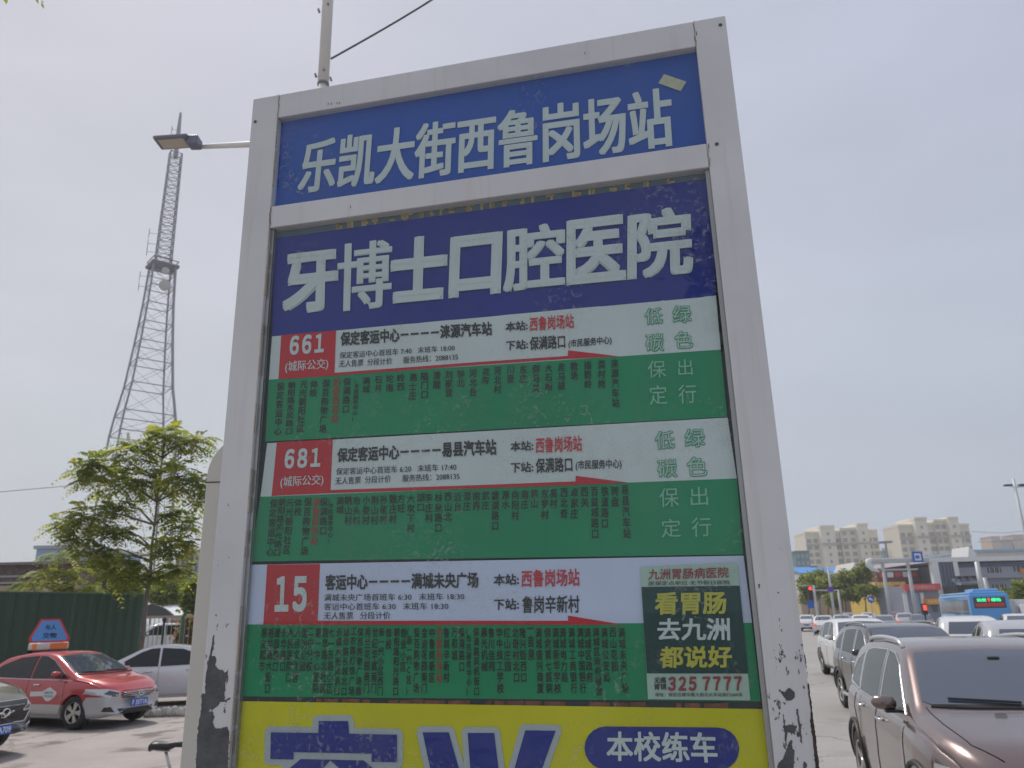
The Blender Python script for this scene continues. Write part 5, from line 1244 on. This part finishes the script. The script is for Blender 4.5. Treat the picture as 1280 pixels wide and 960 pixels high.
q = at(203, 800, 28); qt = at(204, 775, 28); p = MB(); p.tube([(q.x,28,0),(q.x,28,qt.z)], .035, 8); p.lathe([(.001,.0),(.07,.01),(.08,.10),(.03,.16),(.001,.17)], Matrix.Translation((q.x,28,qt.z-.06)), 10); tag(p.build('bollard_light', M_BLACKT, org=(q.x,28,0)), 'slim black post in front of the parked white SUV', 'post')
# reddish shrub by the fence
make_tree('shrub', 'reddish green shrub growing along the railing near the cream frame', 'shrub', (at(237,800,33).x, 33, 0), [blob(236,782,33,9,14), blob(240,800,33,8,10), blob(224,800,33,7,10)], (leaf_mat('leaf_rusty', (.20,.09,.04)), H2), rr, 'leaf', n=200, leaf=.10, trunk=(.04,.02))
a = [at(-120,606,23), at(0,615,23), at(83,607.5,23), at(170,585,23.1)]; p = MB(); pts = []
for i in range(3):
    for k in range(6): pts.append(a[i].lerp(a[i+1], k/6))
pts.append(a[3]); p.tube(pts, .010, 5); tag(p.build('overhead_cable', mat('grey_cable', (.16,.16,.17), .6)), 'thin grey cable crossing the sky on the left into the young tree', 'cable')

# ================================================================== lattice tower
M_STEELT = mat('galvanised_steel', (.25,.26,.30), .6, .1); M_DISH = mat('dish_grey', (.42,.41,.40), .6)
YW = 150; cx = at(203, 335, YW).x
def tz(py, px=200): return at(px, py, YW).z
tw = wroot(empty('lattice_tower', (cx, YW, 0), 'tall grey lattice radio tower with ring platform and dish, left of the board', 'radio tower'))
kpx = lambda z: (YW*.958 + (z-2)*.287)/FPX
prof = [(0, 60), (tz(545), 42), (tz(520), 38), (tz(484), 30.5), (tz(430), 24), (tz(385), 19.5), (tz(335), 16.5)]
prof = [(z, r_*kpx(z)) for z, r_ in prof]
ROT = [math.pi, -math.pi/2 - .17, math.pi/2 - .17, 0]
off = [(-1, .0), (-.17, -1), (.17, 1), (1, .0)]
def leg(i, z): r_ = interp(prof, z); return Vector((cx + off[i][0]*r_, YW + off[i][1]*r_, z))
zs = [0] + [tz(y) for y in (545, 520, 484.5, 455, 431, 407, 383, 361, 344, 334)]
for i in range(4):
    p = MB(); p.tube([leg(i, z) for z in zs], [.20 if i != 3 else .28]*len(zs), 6); wb(p, 'leg', M_STEELT, tw)
order = [0, 1, 3, 2]
for a_, b_ in zip(zs[:-1], zs[1:]):
    p = MB()
    for k in range(4): p.tube([leg(order[k], b_), leg(order[(k+1) % 4], b_)], .12, 4)
    wb(p, 'ring_beam', M_STEELT, tw)
    for k in range(4):
        i, j = order[k], order[(k+1) % 4]; p = MB(); p.tube([leg(i, a_), leg(j, b_)], .04, 4); wb(p, 'brace', M_STEELT, tw); p = MB(); p.tube([leg(j, a_), leg(i, b_)], .04, 4); wb(p, 'brace', M_STEELT, tw)
zp = zs[-1]; r_ = 20*kpx(zp); p = MB(); pl = [(cx + r_*math.cos(t), YW + r_*math.sin(t)) for t in (math.pi, -math.pi/2-.1, 0, math.pi/2-.1)]
for q0, q1 in zip(pl, pl[1:] + pl[:1]):
    for dz in (0, 1.1): p.tube([(q0[0], q0[1], zp+dz), (q1[0], q1[1], zp+dz)], .35 if dz == 0 else .12, 5)
p.add([(x, y, zp+.2) for x, y in [(cx+(a-cx)*.97, YW+(b-YW)*.97) for a, b in pl]], [(0,1,2,3)]); wb(p, 'platform', mat('platform_steel', (.13,.14,.17), .6), tw)
# upper mast, dense lattice
zt1 = tz(192, 222); ru = lambda z: lerp(11.2, 8.3, (z-zp)/(zt1-zp))*kpx(z); nB = 15
um = lambda i, z: Vector((cx + [-1, -.25, 1, .25][i]*ru(z), YW + [.0, -1, 0, 1][i]*ru(z), z))
for i in range(4): p = MB(); p.tube([um(i, zp), um(i, zt1)], .12, 5); wb(p, 'mast_leg', M_STEELT, tw)
p = MB()
for b_ in range(nB):
    z0, z1 = lerp(zp, zt1, b_/nB), lerp(zp, zt1, (b_+1)/nB)
    for i in range(4):
        j = (i+1) % 4; p.tube([um(i, z0), um(j, z1)], .06, 4, caps=False); p.tube([um(j, z0), um(i, z1)], .06, 4, caps=False); p.tube([um(i, z1), um(j, z1)], .11, 4, caps=False)
tag(wb(p, 'mast_lattice', M_STEELT, tw), kind='stuff')
zt2 = tz(163, 225); zt3 = tz(141, 227); p = MB(); p.tube([(cx, YW, zt1-1), (cx, YW, zt2), (cx, YW, zt3)], [.5,.45,.25], 6); wb(p, 'top_antenna', M_STEELT, tw)
for k in range(3): p = MB(); z_ = lerp(zt1, zt2, .4 + .3*k); p.tube([(cx, YW, z_), (cx-1.4, YW-.3, z_+.2)], .08, 4); p.tube([(cx-1.4, YW-.3, z_-.6), (cx-1.4, YW-.3, z_+1)], .10, 4); wb(p, 'side_antenna', M_STEELT, tw)
for zq in (tz(292), tz(305), tz(315), tz(345), tz(358)):
    p = MB(); r_ = (12 if zq > zp else 17)*kpx(zq); p.tube([(cx-r_, YW, zq), (cx-r_-1.5, YW-.4, zq)], .07, 4); p.tube([(cx-r_-1.5, YW-.4, zq-1.0), (cx-r_-1.5, YW-.4, zq+1.0)], .08, 4); wb(p, 'side_antenna', M_STEELT, tw)
for px, py, rd_ in ((207.5, 358, 1.15), (208.5, 340, .7)):
    q = at(px, py, YW-3.4); Md = Matrix.Translation(q) @ Matrix.Rotation(R(90), 4, 'X'); p = MB(); p.lathe([(.001,.0),(rd_*.8,.1),(rd_,.3),(rd_,.9),(.001,.95)], Md, 18); p.tube([q, (q.x, YW-1, q.z)], .1, 4); wb(p, 'dish', M_DISH, tw, smooth=False)
# ================================================================== right background
M_BEIGE = mat('beige_facade', (.76,.70,.57), .85, var=.06, vs=.05); M_BEIGE2 = mat('pale_beige_facade', (.82,.77,.66), .85, var=.06, vs=.05); M_CORN = mat('cornice_brown', (.50,.46,.40), .8); M_FWIN = mat('apartment_window', (.34,.33,.31), .3)
def highrise(label, segs, Y, pband, floors=15):
    x0 = at(segs[0][0], 700, Y).x; x1 = at(segs[-1][1], 700, Y).x
    r_ = wroot(empty('apartment_block', ((x0+x1)/2, Y, 0), label, 'apartment block', 'pale apartment blocks on the skyline'))
    wn = MB(); zband = at(segs[0][0], pband, Y).z
    for k, (a, b_, pt, dd, m) in enumerate(segs):
        xa_, xb_ = at(a, 700, Y).x, at(b_, 700, Y).x; zt = at((a+b_)/2, pt, Y).z; y = Y - dd
        p = MB(); p.box((xa_+.02, y, 0), (xb_-.02, Y+14, zt)); w_ = wb(p, 'wall', m, r_)
        p = MB(); p.box((xa_-.1, y-.5, zt), (xb_+.1, Y+14, zt+.9)); wb(p, 'parapet', M_BEIGE2, r_)
        p = MB(); p.box((xa_-.05, y-.55, zband-.5), (xb_+.05, y-.005, zband+.35)); wb(p, 'cornice', M_CORN, r_)
        if m is M_BEIGE:
            nc = max(2, int((xb_-xa_)/3.2)); fh = 3.0; z = 3
            while z < zt-2.2:
                for c in range(nc):
                    xc = lerp(xa_, xb_, (c+.5)/nc); wn.box((xc-.95, y-.12, z), (xc+.95, y-.01, z+1.7))
                z += fh
        else:
            xc = (xa_+xb_)/2; z = 3
            while z < zt-3: wn.box((xc-.5, y-.12, z), (xc+.5, y-.01, z+1.2)); z += 3.0
    tag(wb(wn, 'windows', M_FWIN, r_), kind='stuff')
B1, B2 = M_BEIGE, M_BEIGE2
highrise('beige apartment block on the skyline, left of the two large ones', [(1010,1027,667,0,B1),(1027,1045,660,3,B2),(1045,1054,666,0,B1),(1054,1074,662.5,1,B1),(1074,1087,657.5,3,B2),(1087,1102,664,0,B1)], 350, 681)
highrise('beige apartment block on the skyline, right of the two large ones', [(1129,1147,658,0,B1),(1147,1162,650,3,B2),(1162,1174,656,0,B1),(1174,1189,652,1,B1),(1189,1202,649.5,3,B2),(1202,1219,657,0,B1)], 330, 672)
block('far_tower', 'teal netted tower under construction left of the beige blocks', 'building', 994, 1011, 690, 300, mat('teal_netting', (.10,.22,.23), .8, var=.1, vs=.2), floors=8, cols=3, wm=M_GREYW, group=None)
block('far_building', 'low teal grey building in the gap between the two beige blocks', 'building', 1104, 1128, 689, 420, mat('slate_render', (.17,.24,.29), .8), floors=4, cols=5, wm=M_GREYW)
block('far_building', 'tan rooftop far off in the gap between the beige blocks', 'building', 1114, 1124, 684, 520, mat('tan_far', (.5,.40,.33), .8), floors=3, cols=2, wm=M_GREYW)
for px0, px1, pt, lab in ((1238,1250,671,'orange tan tower far right, left one of the pair'),(1251,1264,675,'grey tower between the orange tan towers far right'),(1265,1283,669,'orange tan tower at the right edge of the skyline')):
    block('far_tower', lab, 'building', px0, px1, pt, 600, mat('orange_tan', (.55,.38,.27), .8) if pt != 675 else mat('far_grey', (.30,.31,.36), .8), floors=9, cols=3, wm=M_FWIN)
q = at(1108.5, 690, 300); qt = at(1108.5, 678, 300); p = MB(); p.tube([(q.x,300,0),(q.x,300,qt.z)], .35, 6); p.lathe([(.001,-.5),(2.6,-.2),(2.6,.4),(.001,.6)], Matrix.Translation((q.x,300,qt.z)), 12); tag(p.build('high_mast_light', M_STEELT, org=(q.x,300,0)), 'slim high mast light in the gap between the beige blocks', 'mast')
# blue site roofs and gabled house
for px0, px1, lab in ((1000,1036,'bright blue metal roof behind the trees, left piece'),(1043,1064,'bright blue metal roof behind the trees, right piece')):
    Y = 165; x0, x1 = at(px0,712,Y).x, at(px1,712,Y).x; zt = at(px0,709,Y).z; zb = at(px0,717,Y).z
    r_ = wroot(empty('shed', ((x0+x1)/2, Y, 0), lab, 'shed')); p = MB(); p.prism([(x0-.3,Y-.4,zb),(x0-.3,Y-.4,zb+.12),(x0-.3,Y+6,zt+.3),(x0-.3,Y+6,zt+.15)], (x1-x0+.6,0,0)); wb(p, 'roof', mat('bright_blue_roof', (.055,.26,.66), .5), r_)
    p = MB(); p.box((x0,Y,0),(x1,Y+6,zb-.01)); wb(p, 'walls', M_OFFW, r_)
Y = 140; x0, x1 = at(1065,715,Y).x, at(1082,715,Y).x; ze = at(1070,712,Y).z; zt = at(1070,703,Y).z
r_ = wroot(empty('gabled_house', ((x0+x1)/2, Y, 0), 'white gabled house with reddish roof above the street trees', 'house'))
p = MB(); xm = lerp(x0,x1,.3); p.prism([(x0,Y,0),(x0,Y,ze),(xm,Y,zt),(lerp(x0,x1,.6),Y,ze),(lerp(x0,x1,.6),Y,0)], (0,8,0)); wb(p, 'gable_wall', M_OFFW, r_)
p = MB(); p.prism([(xm,Y+.5,zt-.1),(x1,Y+.5,zt-.3),(x1+.3,Y-.2,ze-.2),(lerp(x0,x1,.58),Y-.2,ze-.2)], (0,7,.2)); wb(p, 'roof', mat('faded_red_roof', (.38,.27,.26), .8), r_)
p = MB(); p.box((lerp(x0,x1,.601),Y+.3,0),(x1,Y+7,ze-.25)); wb(p, 'side_wall', M_OFFW, r_)
p = MB(); p.box((lerp(x0,x1,.7),Y+.2,ze-2.2),(lerp(x0,x1,.92),Y+.295,ze-.9)); wb(p, 'window', M_WIN, r_)
# grey commercial building
Y = 115; Z = lambda py, px=1220: at(px, py, Y).z; X = lambda px: at(px, 730, Y).x
gb = wroot(empty('commercial_building', (X(1225), Y, 0), 'long grey commercial building with white roof band and dark sloping glass front', 'building'))
M_GR1 = mat('blue_grey_wall', (.32,.34,.41), .8, var=.06, vs=.2); M_GR2 = mat('darker_blue_grey_wall', (.24,.265,.33), .8, var=.06, vs=.2); M_WHP = mat('white_panel', (.72,.73,.74), .6, var=.05)
p = MB(); p.box((X(1190),Y,Z(723)),(X(1340),Y+25,Z(704))); wb(p, 'upper_wall', M_GR1, gb)
p = MB(); p.box((X(1190)+.1,Y+.6,0),(X(1340),Y+25,Z(723)-.01)); wb(p, 'lower_wall', M_GR2, gb)
p = MB(); p.box((X(1158),Y-1.2,Z(702)),(X(1342),Y+25,Z(696.5))); wb(p, 'roof_band', M_WHP, gb)
p = MB(); p.box((X(1190),Y-.02,Z(709)),(X(1340),Y-.005,Z(704.5))); wb(p, 'dark_frieze', mat('dark_blue_frieze', (.07,.10,.19), .6), gb)
p = MB(); p.box((X(1172),Y-1.0,Z(735)),(X(1190),Y-.6,Z(702.2))); gfr = wb(p, 'glass_front', mat('dark_blue_glass', (.035,.055,.11), .2, coat=.4), gb)
for i in range(4):
    p = MB(); t = (i+.5)/4; a_ = Vector((lerp(X(1172),X(1190),t),Y-1.05,Z(703))); b_ = Vector((lerp(X(1172),X(1190),t),Y-1.05,Z(735))); p.tube([a_, b_], .05, 4); wb(p, 'mullion', M_GR2, gb, gfr)
for a_, b_ in ((1163,1171.6),(1190.4,1196)):
    p = MB(); p.box((X(a_),Y-1.2,0),(X(b_),Y-.4,Z(702.2))); wb(p, 'white_fin', M_WHP, gb)
for (pxs, py0, py1) in (((1237.5,1243.5,1249.5),709.5,716.5), ((1271,1277,1283),708.5,715.5), ((1243,1249,1255),731,739), ((1276,1282,1288),729,737)):
    for px in pxs:
        hi = py0 < 720; yy = Y if hi else Y+.6; p = MB(); p.box((X(px),yy-.09,Z(py1)),(X(px+5),yy-.005,Z(py0))); w_ = wb(p, 'window', M_WIN, gb)
        p = MB(); xm = (X(px)+X(px+5))/2; p.box((xm-.03,yy-.11,Z(py1)),(xm+.03,yy-.091,Z(py0))); wb(p, 'mullion', M_WHP, gb, w_)
p = MB(); p.box((X(1172),Y-4.5,0),(X(1199),Y-1.3,Z(733))); wb(p, 'dark_entrance', mat('deep_entrance', (.03,.028,.03), .7), gb)
p = MB(); q0 = X(1278); p.box((q0,Y-.2,Z(718)),(X(1290),Y-.1,Z(712))); wb(p, 'orange_sign', mat('orange_sign', (.7,.22,.05), .5), gb)
# blue roofed hall beyond
block('hall', 'hall with pale blue roof beyond the grey building', 'hall', 1212, 1340, 689, 165, M_OFFW, depth=30, roof=mat('pale_blue_roof', (.30,.42,.60), .6))
Y2 = 150; q = at(1214, 690, Y2); x0, x1 = at(1209,692,Y2).x, at(1220,692,Y2).x; zA, zB = at(1214,683,Y2).z, at(1214,698,Y2).z
p = MB(); p.prism([(x0,Y2,0),(x0,Y2,zB),(lerp(x0,x1,.35),Y2,zA),(x1,Y2,zB+1.0),(x1,Y2,0)], (0,6,0)); tag(p.build('gable_end', M_WHP, org=((x0+x1)/2,Y2,0)), 'white pointed gable left of the pale blue roof', 'gable')
# shops
Y = 120; X = lambda px: at(px, 740, Y).x; Z = lambda py: at(1130, py, Y).z
ys = wroot(empty('shop_building', (X(1115), Y, 0), 'yellow shop building with red and white sign band on its upper floor', 'shop building'))
M_YEL2 = mat('shop_yellow', (.75,.52,.12), .7, var=.12, vs=.6); M_REDS = mat('shop_red', (.52,.07,.07), .5, var=.1)
p = MB(); p.box((X(1096),Y,0),(X(1134),Y+10,Z(727))); wb(p, 'walls', M_YEL2, ys)
p = MB(); p.box((X(1103),Y+1,Z(727)+.01),(X(1158),Y+12,Z(713))); wb(p, 'upper_floor', mat('maroon_upper', (.16,.07,.08), .7), ys)
for i, px in enumerate((1106,1116,1126,1136,1146)):
    p = MB(); p.box((X(px),Y+.85,Z(721)),(X(px+7.5),Y+.99,Z(714.5))); wb(p, 'sign_panel', M_REDS if i % 2 == 0 else M_WHP, ys)
for i, px in enumerate((1098,1105,1113,1121,1129)):
    p = MB(); p.box((X(px),Y-.3,0),(X(px+1.6),Y-.01,Z(728))); wb(p, 'pilaster', mat('pale_yellow', (.68,.55,.28), .7), ys)
    p = MB(); p.box((X(px+2.2),Y-.06,Z(764)),(X(px+5.6),Y-.005,Z(750))); wb(p, 'shop_window', M_WIN if i % 2 else M_REDS, ys)
p = MB(); p.box((X(1118),Y-.4,Z(748)),(X(1124),Y-.31,Z(731))); wb(p, 'red_banner', M_REDS, ys)
Y = 100; X = lambda px: at(px, 745, Y).x; Z = lambda py: at(1150, py, Y).z
rs_ = wroot(empty('shop_building', (X(1155), Y, 0), 'blue grey shop with red sign band and orange sign behind the traffic', 'shop building'))
p = MB(); p.box((X(1134),Y,0),(X(1174),Y+8,Z(732))); wb(p, 'walls', M_GR2, rs_)
p = MB(); p.box((X(1130),Y-.6,Z(738)),(X(1175),Y-.01,Z(730))); sg_ = wb(p, 'red_sign_band', mat('red_sign', (.60,.08,.07), .5), rs_)
p = MB(); text_into(p, '汽车维修中心', lambda s, t: Vector((lerp(X(1140),X(1168),s), Y-.62, lerp(Z(736.5),Z(731.5),t))), .02); wb(p, 'lettering', mat('sign_pink', (.75,.35,.32), .5), rs_, sg_)
p = MB(); p.box((X(1153),Y-.5,Z(756)),(X(1174),Y-.01,Z(748.5))); sg_ = wb(p, 'orange_sign', mat('orange_board', (.68,.22,.05), .5), rs_)
p = MB(); text_into(p, '轮胎烟酒', lambda s, t: Vector((lerp(X(1156),X(1171),s), Y-.52, lerp(Z(755),Z(749.5),t))), .02); wb(p, 'lettering', mat('sign_yellow', (.85,.62,.12), .5), rs_, sg_)
for px, w_, m_ in ((1128,5,M_WHP),(1140,7,mat('pale_blue_shop', (.25,.35,.5), .5)),(1150,4,M_WHP),(1163,6,M_WIN)):
    p = MB(); p.box((X(px),Y-.12,Z(765)),(X(px+w_),Y-.005,Z(757) if px > 1150 else Z(741))); wb(p, 'shop_window', m_, rs_)
Y = 135; X = lambda px: at(px, 745, Y).x; Z = lambda py: at(1075, py, Y).z
row = wroot(empty('shop_row', (X(1070), Y, 0), 'low row of tan and white shops under the street trees', 'shop row'))
p = MB(); p.box((X(1000),Y,0),(X(1097),Y+8,Z(745))); wb(p, 'walls', mat('tan_shop_wall', (.46,.38,.30), .8, var=.15, vs=.3), row)
cols_ = [M_WHP, mat('shop_tan', (.55,.38,.24), .7), M_GR1, mat('shop_orange', (.60,.30,.12), .6), M_WIN, M_REDS]
for i in range(15):
    px = 1042 + i*3.6; p = MB(); p.box((X(px),Y-.1,Z(762)),(X(px+2.4),Y-.005,Z(750 + (i % 3)))); wb(p, 'shopfront', cols_[(i*5) % 6], row)
    p = MB(); p.box((X(px-.2),Y-.3,Z(749)),(X(px+3.2),Y-.11,Z(746))); wb(p, 'shop_sign', cols_[(i*7+1) % 6], row)
# gantry, posts and signs
M_GAL = mat('gantry_grey', (.50,.51,.52), .5, .2)
Y = 75; X = lambda px: at(px, 730, Y).x; Z = lambda py, px=1120: at(px, py, Y).z
gt = wroot(empty('sign_gantry', (X(1115), Y, 0), 'pale grey overhead gantry carrying a square blue sign', 'gantry'))
p = MB(); p.box((X(1092),Y-.2,Z(703.5)),(X(1166),Y+.25,Z(697.5))); wb(p, 'beam', M_GAL, gt, bevel=.08)
p = MB(); pth = [(X(1094),Y,Z(699)),(X(1090),Y,Z(700.5)),(X(1089.5),Y,Z(705)),(X(1094),Y,Z(711)),(X(1101),Y,Z(714))]; p.tube(pth, [.2,.3,.3,.2,.1], 10); wb(p, 'elbow', M_WHP, gt, smooth=True)
for x1, y0 in ((1107,704),(1139,704)):
    p = MB(); p.tube([(X(x1),Y,0),(X(x1),Y,Z(y0))], [.20,.15], 8); wb(p, 'post', M_GAL, gt, smooth=True)
p = MB(); p.box((X(1104),Y-.1,Z(713)),(X(1150),Y+.05,Z(711))); wb(p, 'lower_beam', M_GAL, gt)
p = MB(); p.box((X(1144),Y-.35,Z(703,1150)),(X(1157),Y-.28,Z(689.5,1150))); sq = wb(p, 'blue_sign', mat('sign_blue', (.03,.12,.50), .4), gt)
p = MB(); p.box((X(1146.5),Y-.37,Z(700.8,1150)),(X(1154.6),Y-.352,Z(692,1150))); wb(p, 'white_inset', M_WHP, gt, sq); p = MB(); p.box((X(1147.5),Y-.38,Z(698.5,1150)),(X(1152.5),Y-.372,Z(694.5,1150))); wb(p, 'blue_mark', mat('sign_blue', (.03,.12,.5)), gt, sq)
def pole(label, px0, py0, px1, Y, r0=.12, r1=.07, name='lamp_post', cat='pole', m=None):
    a = at(px0, 755, Y); t_ = at(px1, py0, Y); p = MB(); p.tube([(a.x, Y, 0), (lerp(a.x, t_.x, .5), Y, t_.z/2), (a.x, Y, t_.z)], [r0, (r0+r1)/2, r1], 8); return tag(p.build(name, m or M_GAL, org=(a.x, Y, 0), smooth=True), label, cat)
def lampost(label, px, ptop, Y, r0=.14):
    a = at(px, 755, Y); zt = at(px, ptop, Y).z; r_ = wroot(empty('lamp_post', (a.x, Y, 0), label, 'lamp post')); p = MB(); p.tube([(a.x,Y,0),(a.x,Y,zt)], [r0, r0*.6], 8); wb(p, 'pole', M_GAL, r_, smooth=True)
    p = MB(); p.tube([(a.x,Y,zt-.1),(a.x-1.2,Y,zt+.1)], .05, 5); wb(p, 'arm', M_GAL, r_); p = MB(); p.box((a.x-1.9,Y-.15,zt+.03),(a.x-1.1,Y+.15,zt+.16)); wb(p, 'lamp_head', M_LAMPG, r_); return r_
lampost('pale lamp post rising through the street trees, left of the gantry', 1041, 709, 85, .17)
# camera cluster post right of the gantry
Y = 70; a = at(1228, 740, Y); zt = at(1223, 702, Y).z; cl = wroot(empty('camera_post', (a.x, Y, 0), 'thick pale post with a cluster of lamps and cameras on its left arm', 'post'))
p = MB(); p.tube([(a.x,Y,0),(a.x,Y,zt)], [.24,.20], 10); wb(p, 'post', M_GAL, cl, smooth=True)
za = at(1205, 728, Y).z; xl_ = at(1194, 728, Y).x; p = MB(); p.tube([(a.x,Y,za),(xl_,Y,za)], .07, 6); wb(p, 'arm', M_GAL, cl)
for i in range(6):
    x = lerp(xl_, a.x, i/7); p = MB(); p.box((x-.16,Y-.3,za+.08+.2*(i%2)),(x+.16,Y+.2,za+.34+.2*(i%2))); wb(p, 'camera', M_BLACKT if i % 2 else M_LAMPG, cl)
    p = MB(); p.box((x+.02,Y-.2,za-.9),(x+.25,Y-.1,za-.2)); wb(p, 'lamp', M_BLACKT, cl)
pole('short thick pale post right of the camera post', 1237, 722, 1234, 72, .2, .17, 'post', 'post')
def signal(label, pxp, ptop, pxarm, Y, lights, nm='traffic_light'):
    a = at(pxp, 755, Y); zt = at(pxp, ptop, Y).z; r_ = wroot(empty(nm, (a.x, Y, 0), label, 'traffic light')); p = MB(); p.tube([(a.x,Y,0),(a.x,Y,zt)], [.13,.09], 8); wb(p, 'pole', M_GAL, r_, smooth=True)
    xa_ = at(pxarm, ptop, Y).x; p = MB(); p.tube([(a.x,Y,zt-.05),(xa_,Y,zt)], .06, 6); wb(p, 'arm', M_GAL, r_)
    for px, col in lights:
        x = at(px, ptop, Y).x; p = MB(); p.box((x-.16,Y-.2,zt-1.15),(x+.16,Y-.02,zt-.05)); h = wb(p, 'signal_box', M_BLACKT, r_)
        p = MB(); p.lathe([(.001,0),(.15,0),(.15,.04),(.001,.05)], Matrix.Translation((x,Y-.205,zt-.25)) @ Matrix.Rotation(R(90),4,'X'), 14); wb(p, 'red_lamp', M_REDL, r_, h)
    return r_, zt, a
M_REDL = mat('lit_red_signal', (1.0, .09, .06), .4, emit=.95)
signal('red traffic light on an arm at the far left of the junction', 1020, 731.5, 999, 66, [(1011,0)])
r_, zt, a = signal('bare signal arm carrying a round purple sign beside the lamp post', 1050, 737, 1010, 70, [])
q = at(1037, 737, 70); p = MB(); p.lathe([(.001,0),(.24,0),(.24,.05),(.001,.05)], Matrix.Translation((q.x,69.8,q.z)) @ Matrix.Rotation(R(90),4,'X'), 16); wb(p, 'round_sign', mat('purple_sign', (.14,.04,.42), .5), r_)
q = at(1155, 760, 50); p = MB(); r2 = wroot(empty('traffic_light', (q.x, 50, 0), 'low traffic light showing red left of the blue bus', 'traffic light')); p.tube([(q.x,50,0),(q.x,50,q.z-.4)], .05, 8); wb(p, 'pole', M_BLACKT, r2); p = MB(); p.box((q.x-.14,49.9,q.z-.4),(q.x+.14,50.1,q.z+.26)); h = wb(p, 'signal_box', M_BLACKT, r2); p = MB(); p.box((q.x-.10,49.85,q.z-.14),(q.x+.10,49.895,q.z+.18)); wb(p, 'red_lamp', M_REDL, r2, h)
q = at(1013, 756, 62); p = MB(); r3 = wroot(empty('road_sign', (q.x, 62, 0), 'square blue road sign below the far left traffic light', 'road sign')); p.tube([(q.x,62,0),(q.x,62,q.z+.3)], .04, 6); wb(p, 'post', M_GAL, r3); p = MB(); p.box((q.x-.25,61.9,q.z-.25),(q.x+.25,61.955,q.z+.30)); wb(p, 'sign_plate', mat('sign_blue', (.03,.12,.5)), r3)
q = at(1088, 749, 60); r4 = wroot(empty('road_sign', (q.x, 60, 0), 'blue shield shaped road sign with white arrow on a slim post', 'road sign')); p = MB(); p.tube([(q.x,60,0),(q.x,60,q.z+.2)], .04, 6); wb(p, 'post', M_GAL, r4)
Ms = Matrix.Translation((q.x,59.93,q.z)) @ Matrix.Rotation(R(90),4,'X'); p = MB(); p.lathe([(.001,0),(.27,0),(.27,.04),(.001,.04)], Ms, 18); pl_ = wb(p, 'sign_plate', mat('sign_blue', (.03,.12,.5)), r4)
p = MB(); p.add([(q.x+dx, 59.884, q.z+dz) for dx, dz in ((-.18,.02),(-.02,.18),(-.02,.07),(.16,-.05),(.12,-.14),(-.02,-.03),(-.04,-.12))], [(0,1,2,3,4,5,6)]); wb(p, 'arrow', M_WHP, r4, pl_)
# far street lamp whose arm enters at the right edge
Y = 46; a = at(1288, 700, Y); zl = at(1268, 607, Y).z; r5 = wroot(empty('street_lamp', (a.x, Y, 0), 'distant double headed street lamp whose arm enters at the right edge', 'street lamp'))
p = MB(); p.tube([(a.x,Y,0),(a.x,Y,zl+.4)], [.11,.07], 8); wb(p, 'pole', M_GAL, r5, smooth=True); xe = at(1258, 607, Y).x
p = MB(); p.tube([(a.x,Y,zl-.1),(xe+.2,Y,zl)], .035, 6); wb(p, 'arm', M_GAL, r5)
for x in (xe+.1, xe+.95): p = MB(); p.box((x-.22,Y-.15,zl-.02),(x+.22,Y+.15,zl+.08)); wb(p, 'lamp_head', mat('lamp_black', (.05,.055,.07), .5), r5, bevel=.03)
p = MB(); p.tube([(a.x,Y,zl-.1),(a.x+1.5,Y,zl)], .035, 6); wb(p, 'arm', M_GAL, r5)
for (pa, pb, lab) in (((1215,664),(1300,660),'upper thin wire crossing to the right edge beside the beige block'),((1222,677),(1300,668),'lower thin wire crossing to the right edge beside the beige block')):
    a = at(*pa, 200); b_ = at(*pb, 200); p = MB(); p.tube([a.lerp(b_, k/8) - Vector((0,0,.8*math.sin(math.pi*k/8))) for k in range(9)], .05, 4); tag(p.build('power_line', mat('grey_cable', (.16,.16,.17))), lab, 'wire')
# orange cone at the edge of the queue
q = gp(1014, 787); p = MB(); p.box((q.x-.2,q.y-.2,.01),(q.x+.2,q.y+.2,.05)); p.lathe([(.15,.05),(.03,.70),(.001,.70)], Matrix.Translation((q.x,q.y,0)), 14, close=False); tag(p.build('traffic_cone', mat('cone_orange', (.75,.16,.05), .5), org=(q.x,q.y,0)), 'orange traffic cone at the left end of the far queue', 'cone')
# ================================================================== haze
hm = bpy.data.materials.new('haze_air'); hm.use_nodes = True; t = hm.node_tree; t.nodes.clear()
o = t.nodes.new('ShaderNodeOutputMaterial'); v = t.nodes.new('ShaderNodeVolumePrincipled'); v.inputs['Color'].default_value = (.86, .89, .94, 1); v.inputs['Density'].default_value = .0009; v.inputs['Anisotropy'].default_value = .2
t.links.new(v.outputs[0], o.inputs['Volume'])
p = MB(); p.box((-420, -60, -1), (520, 720, 135)); hz_ = p.build('haze', hm); tag(hz_, kind='stuff')
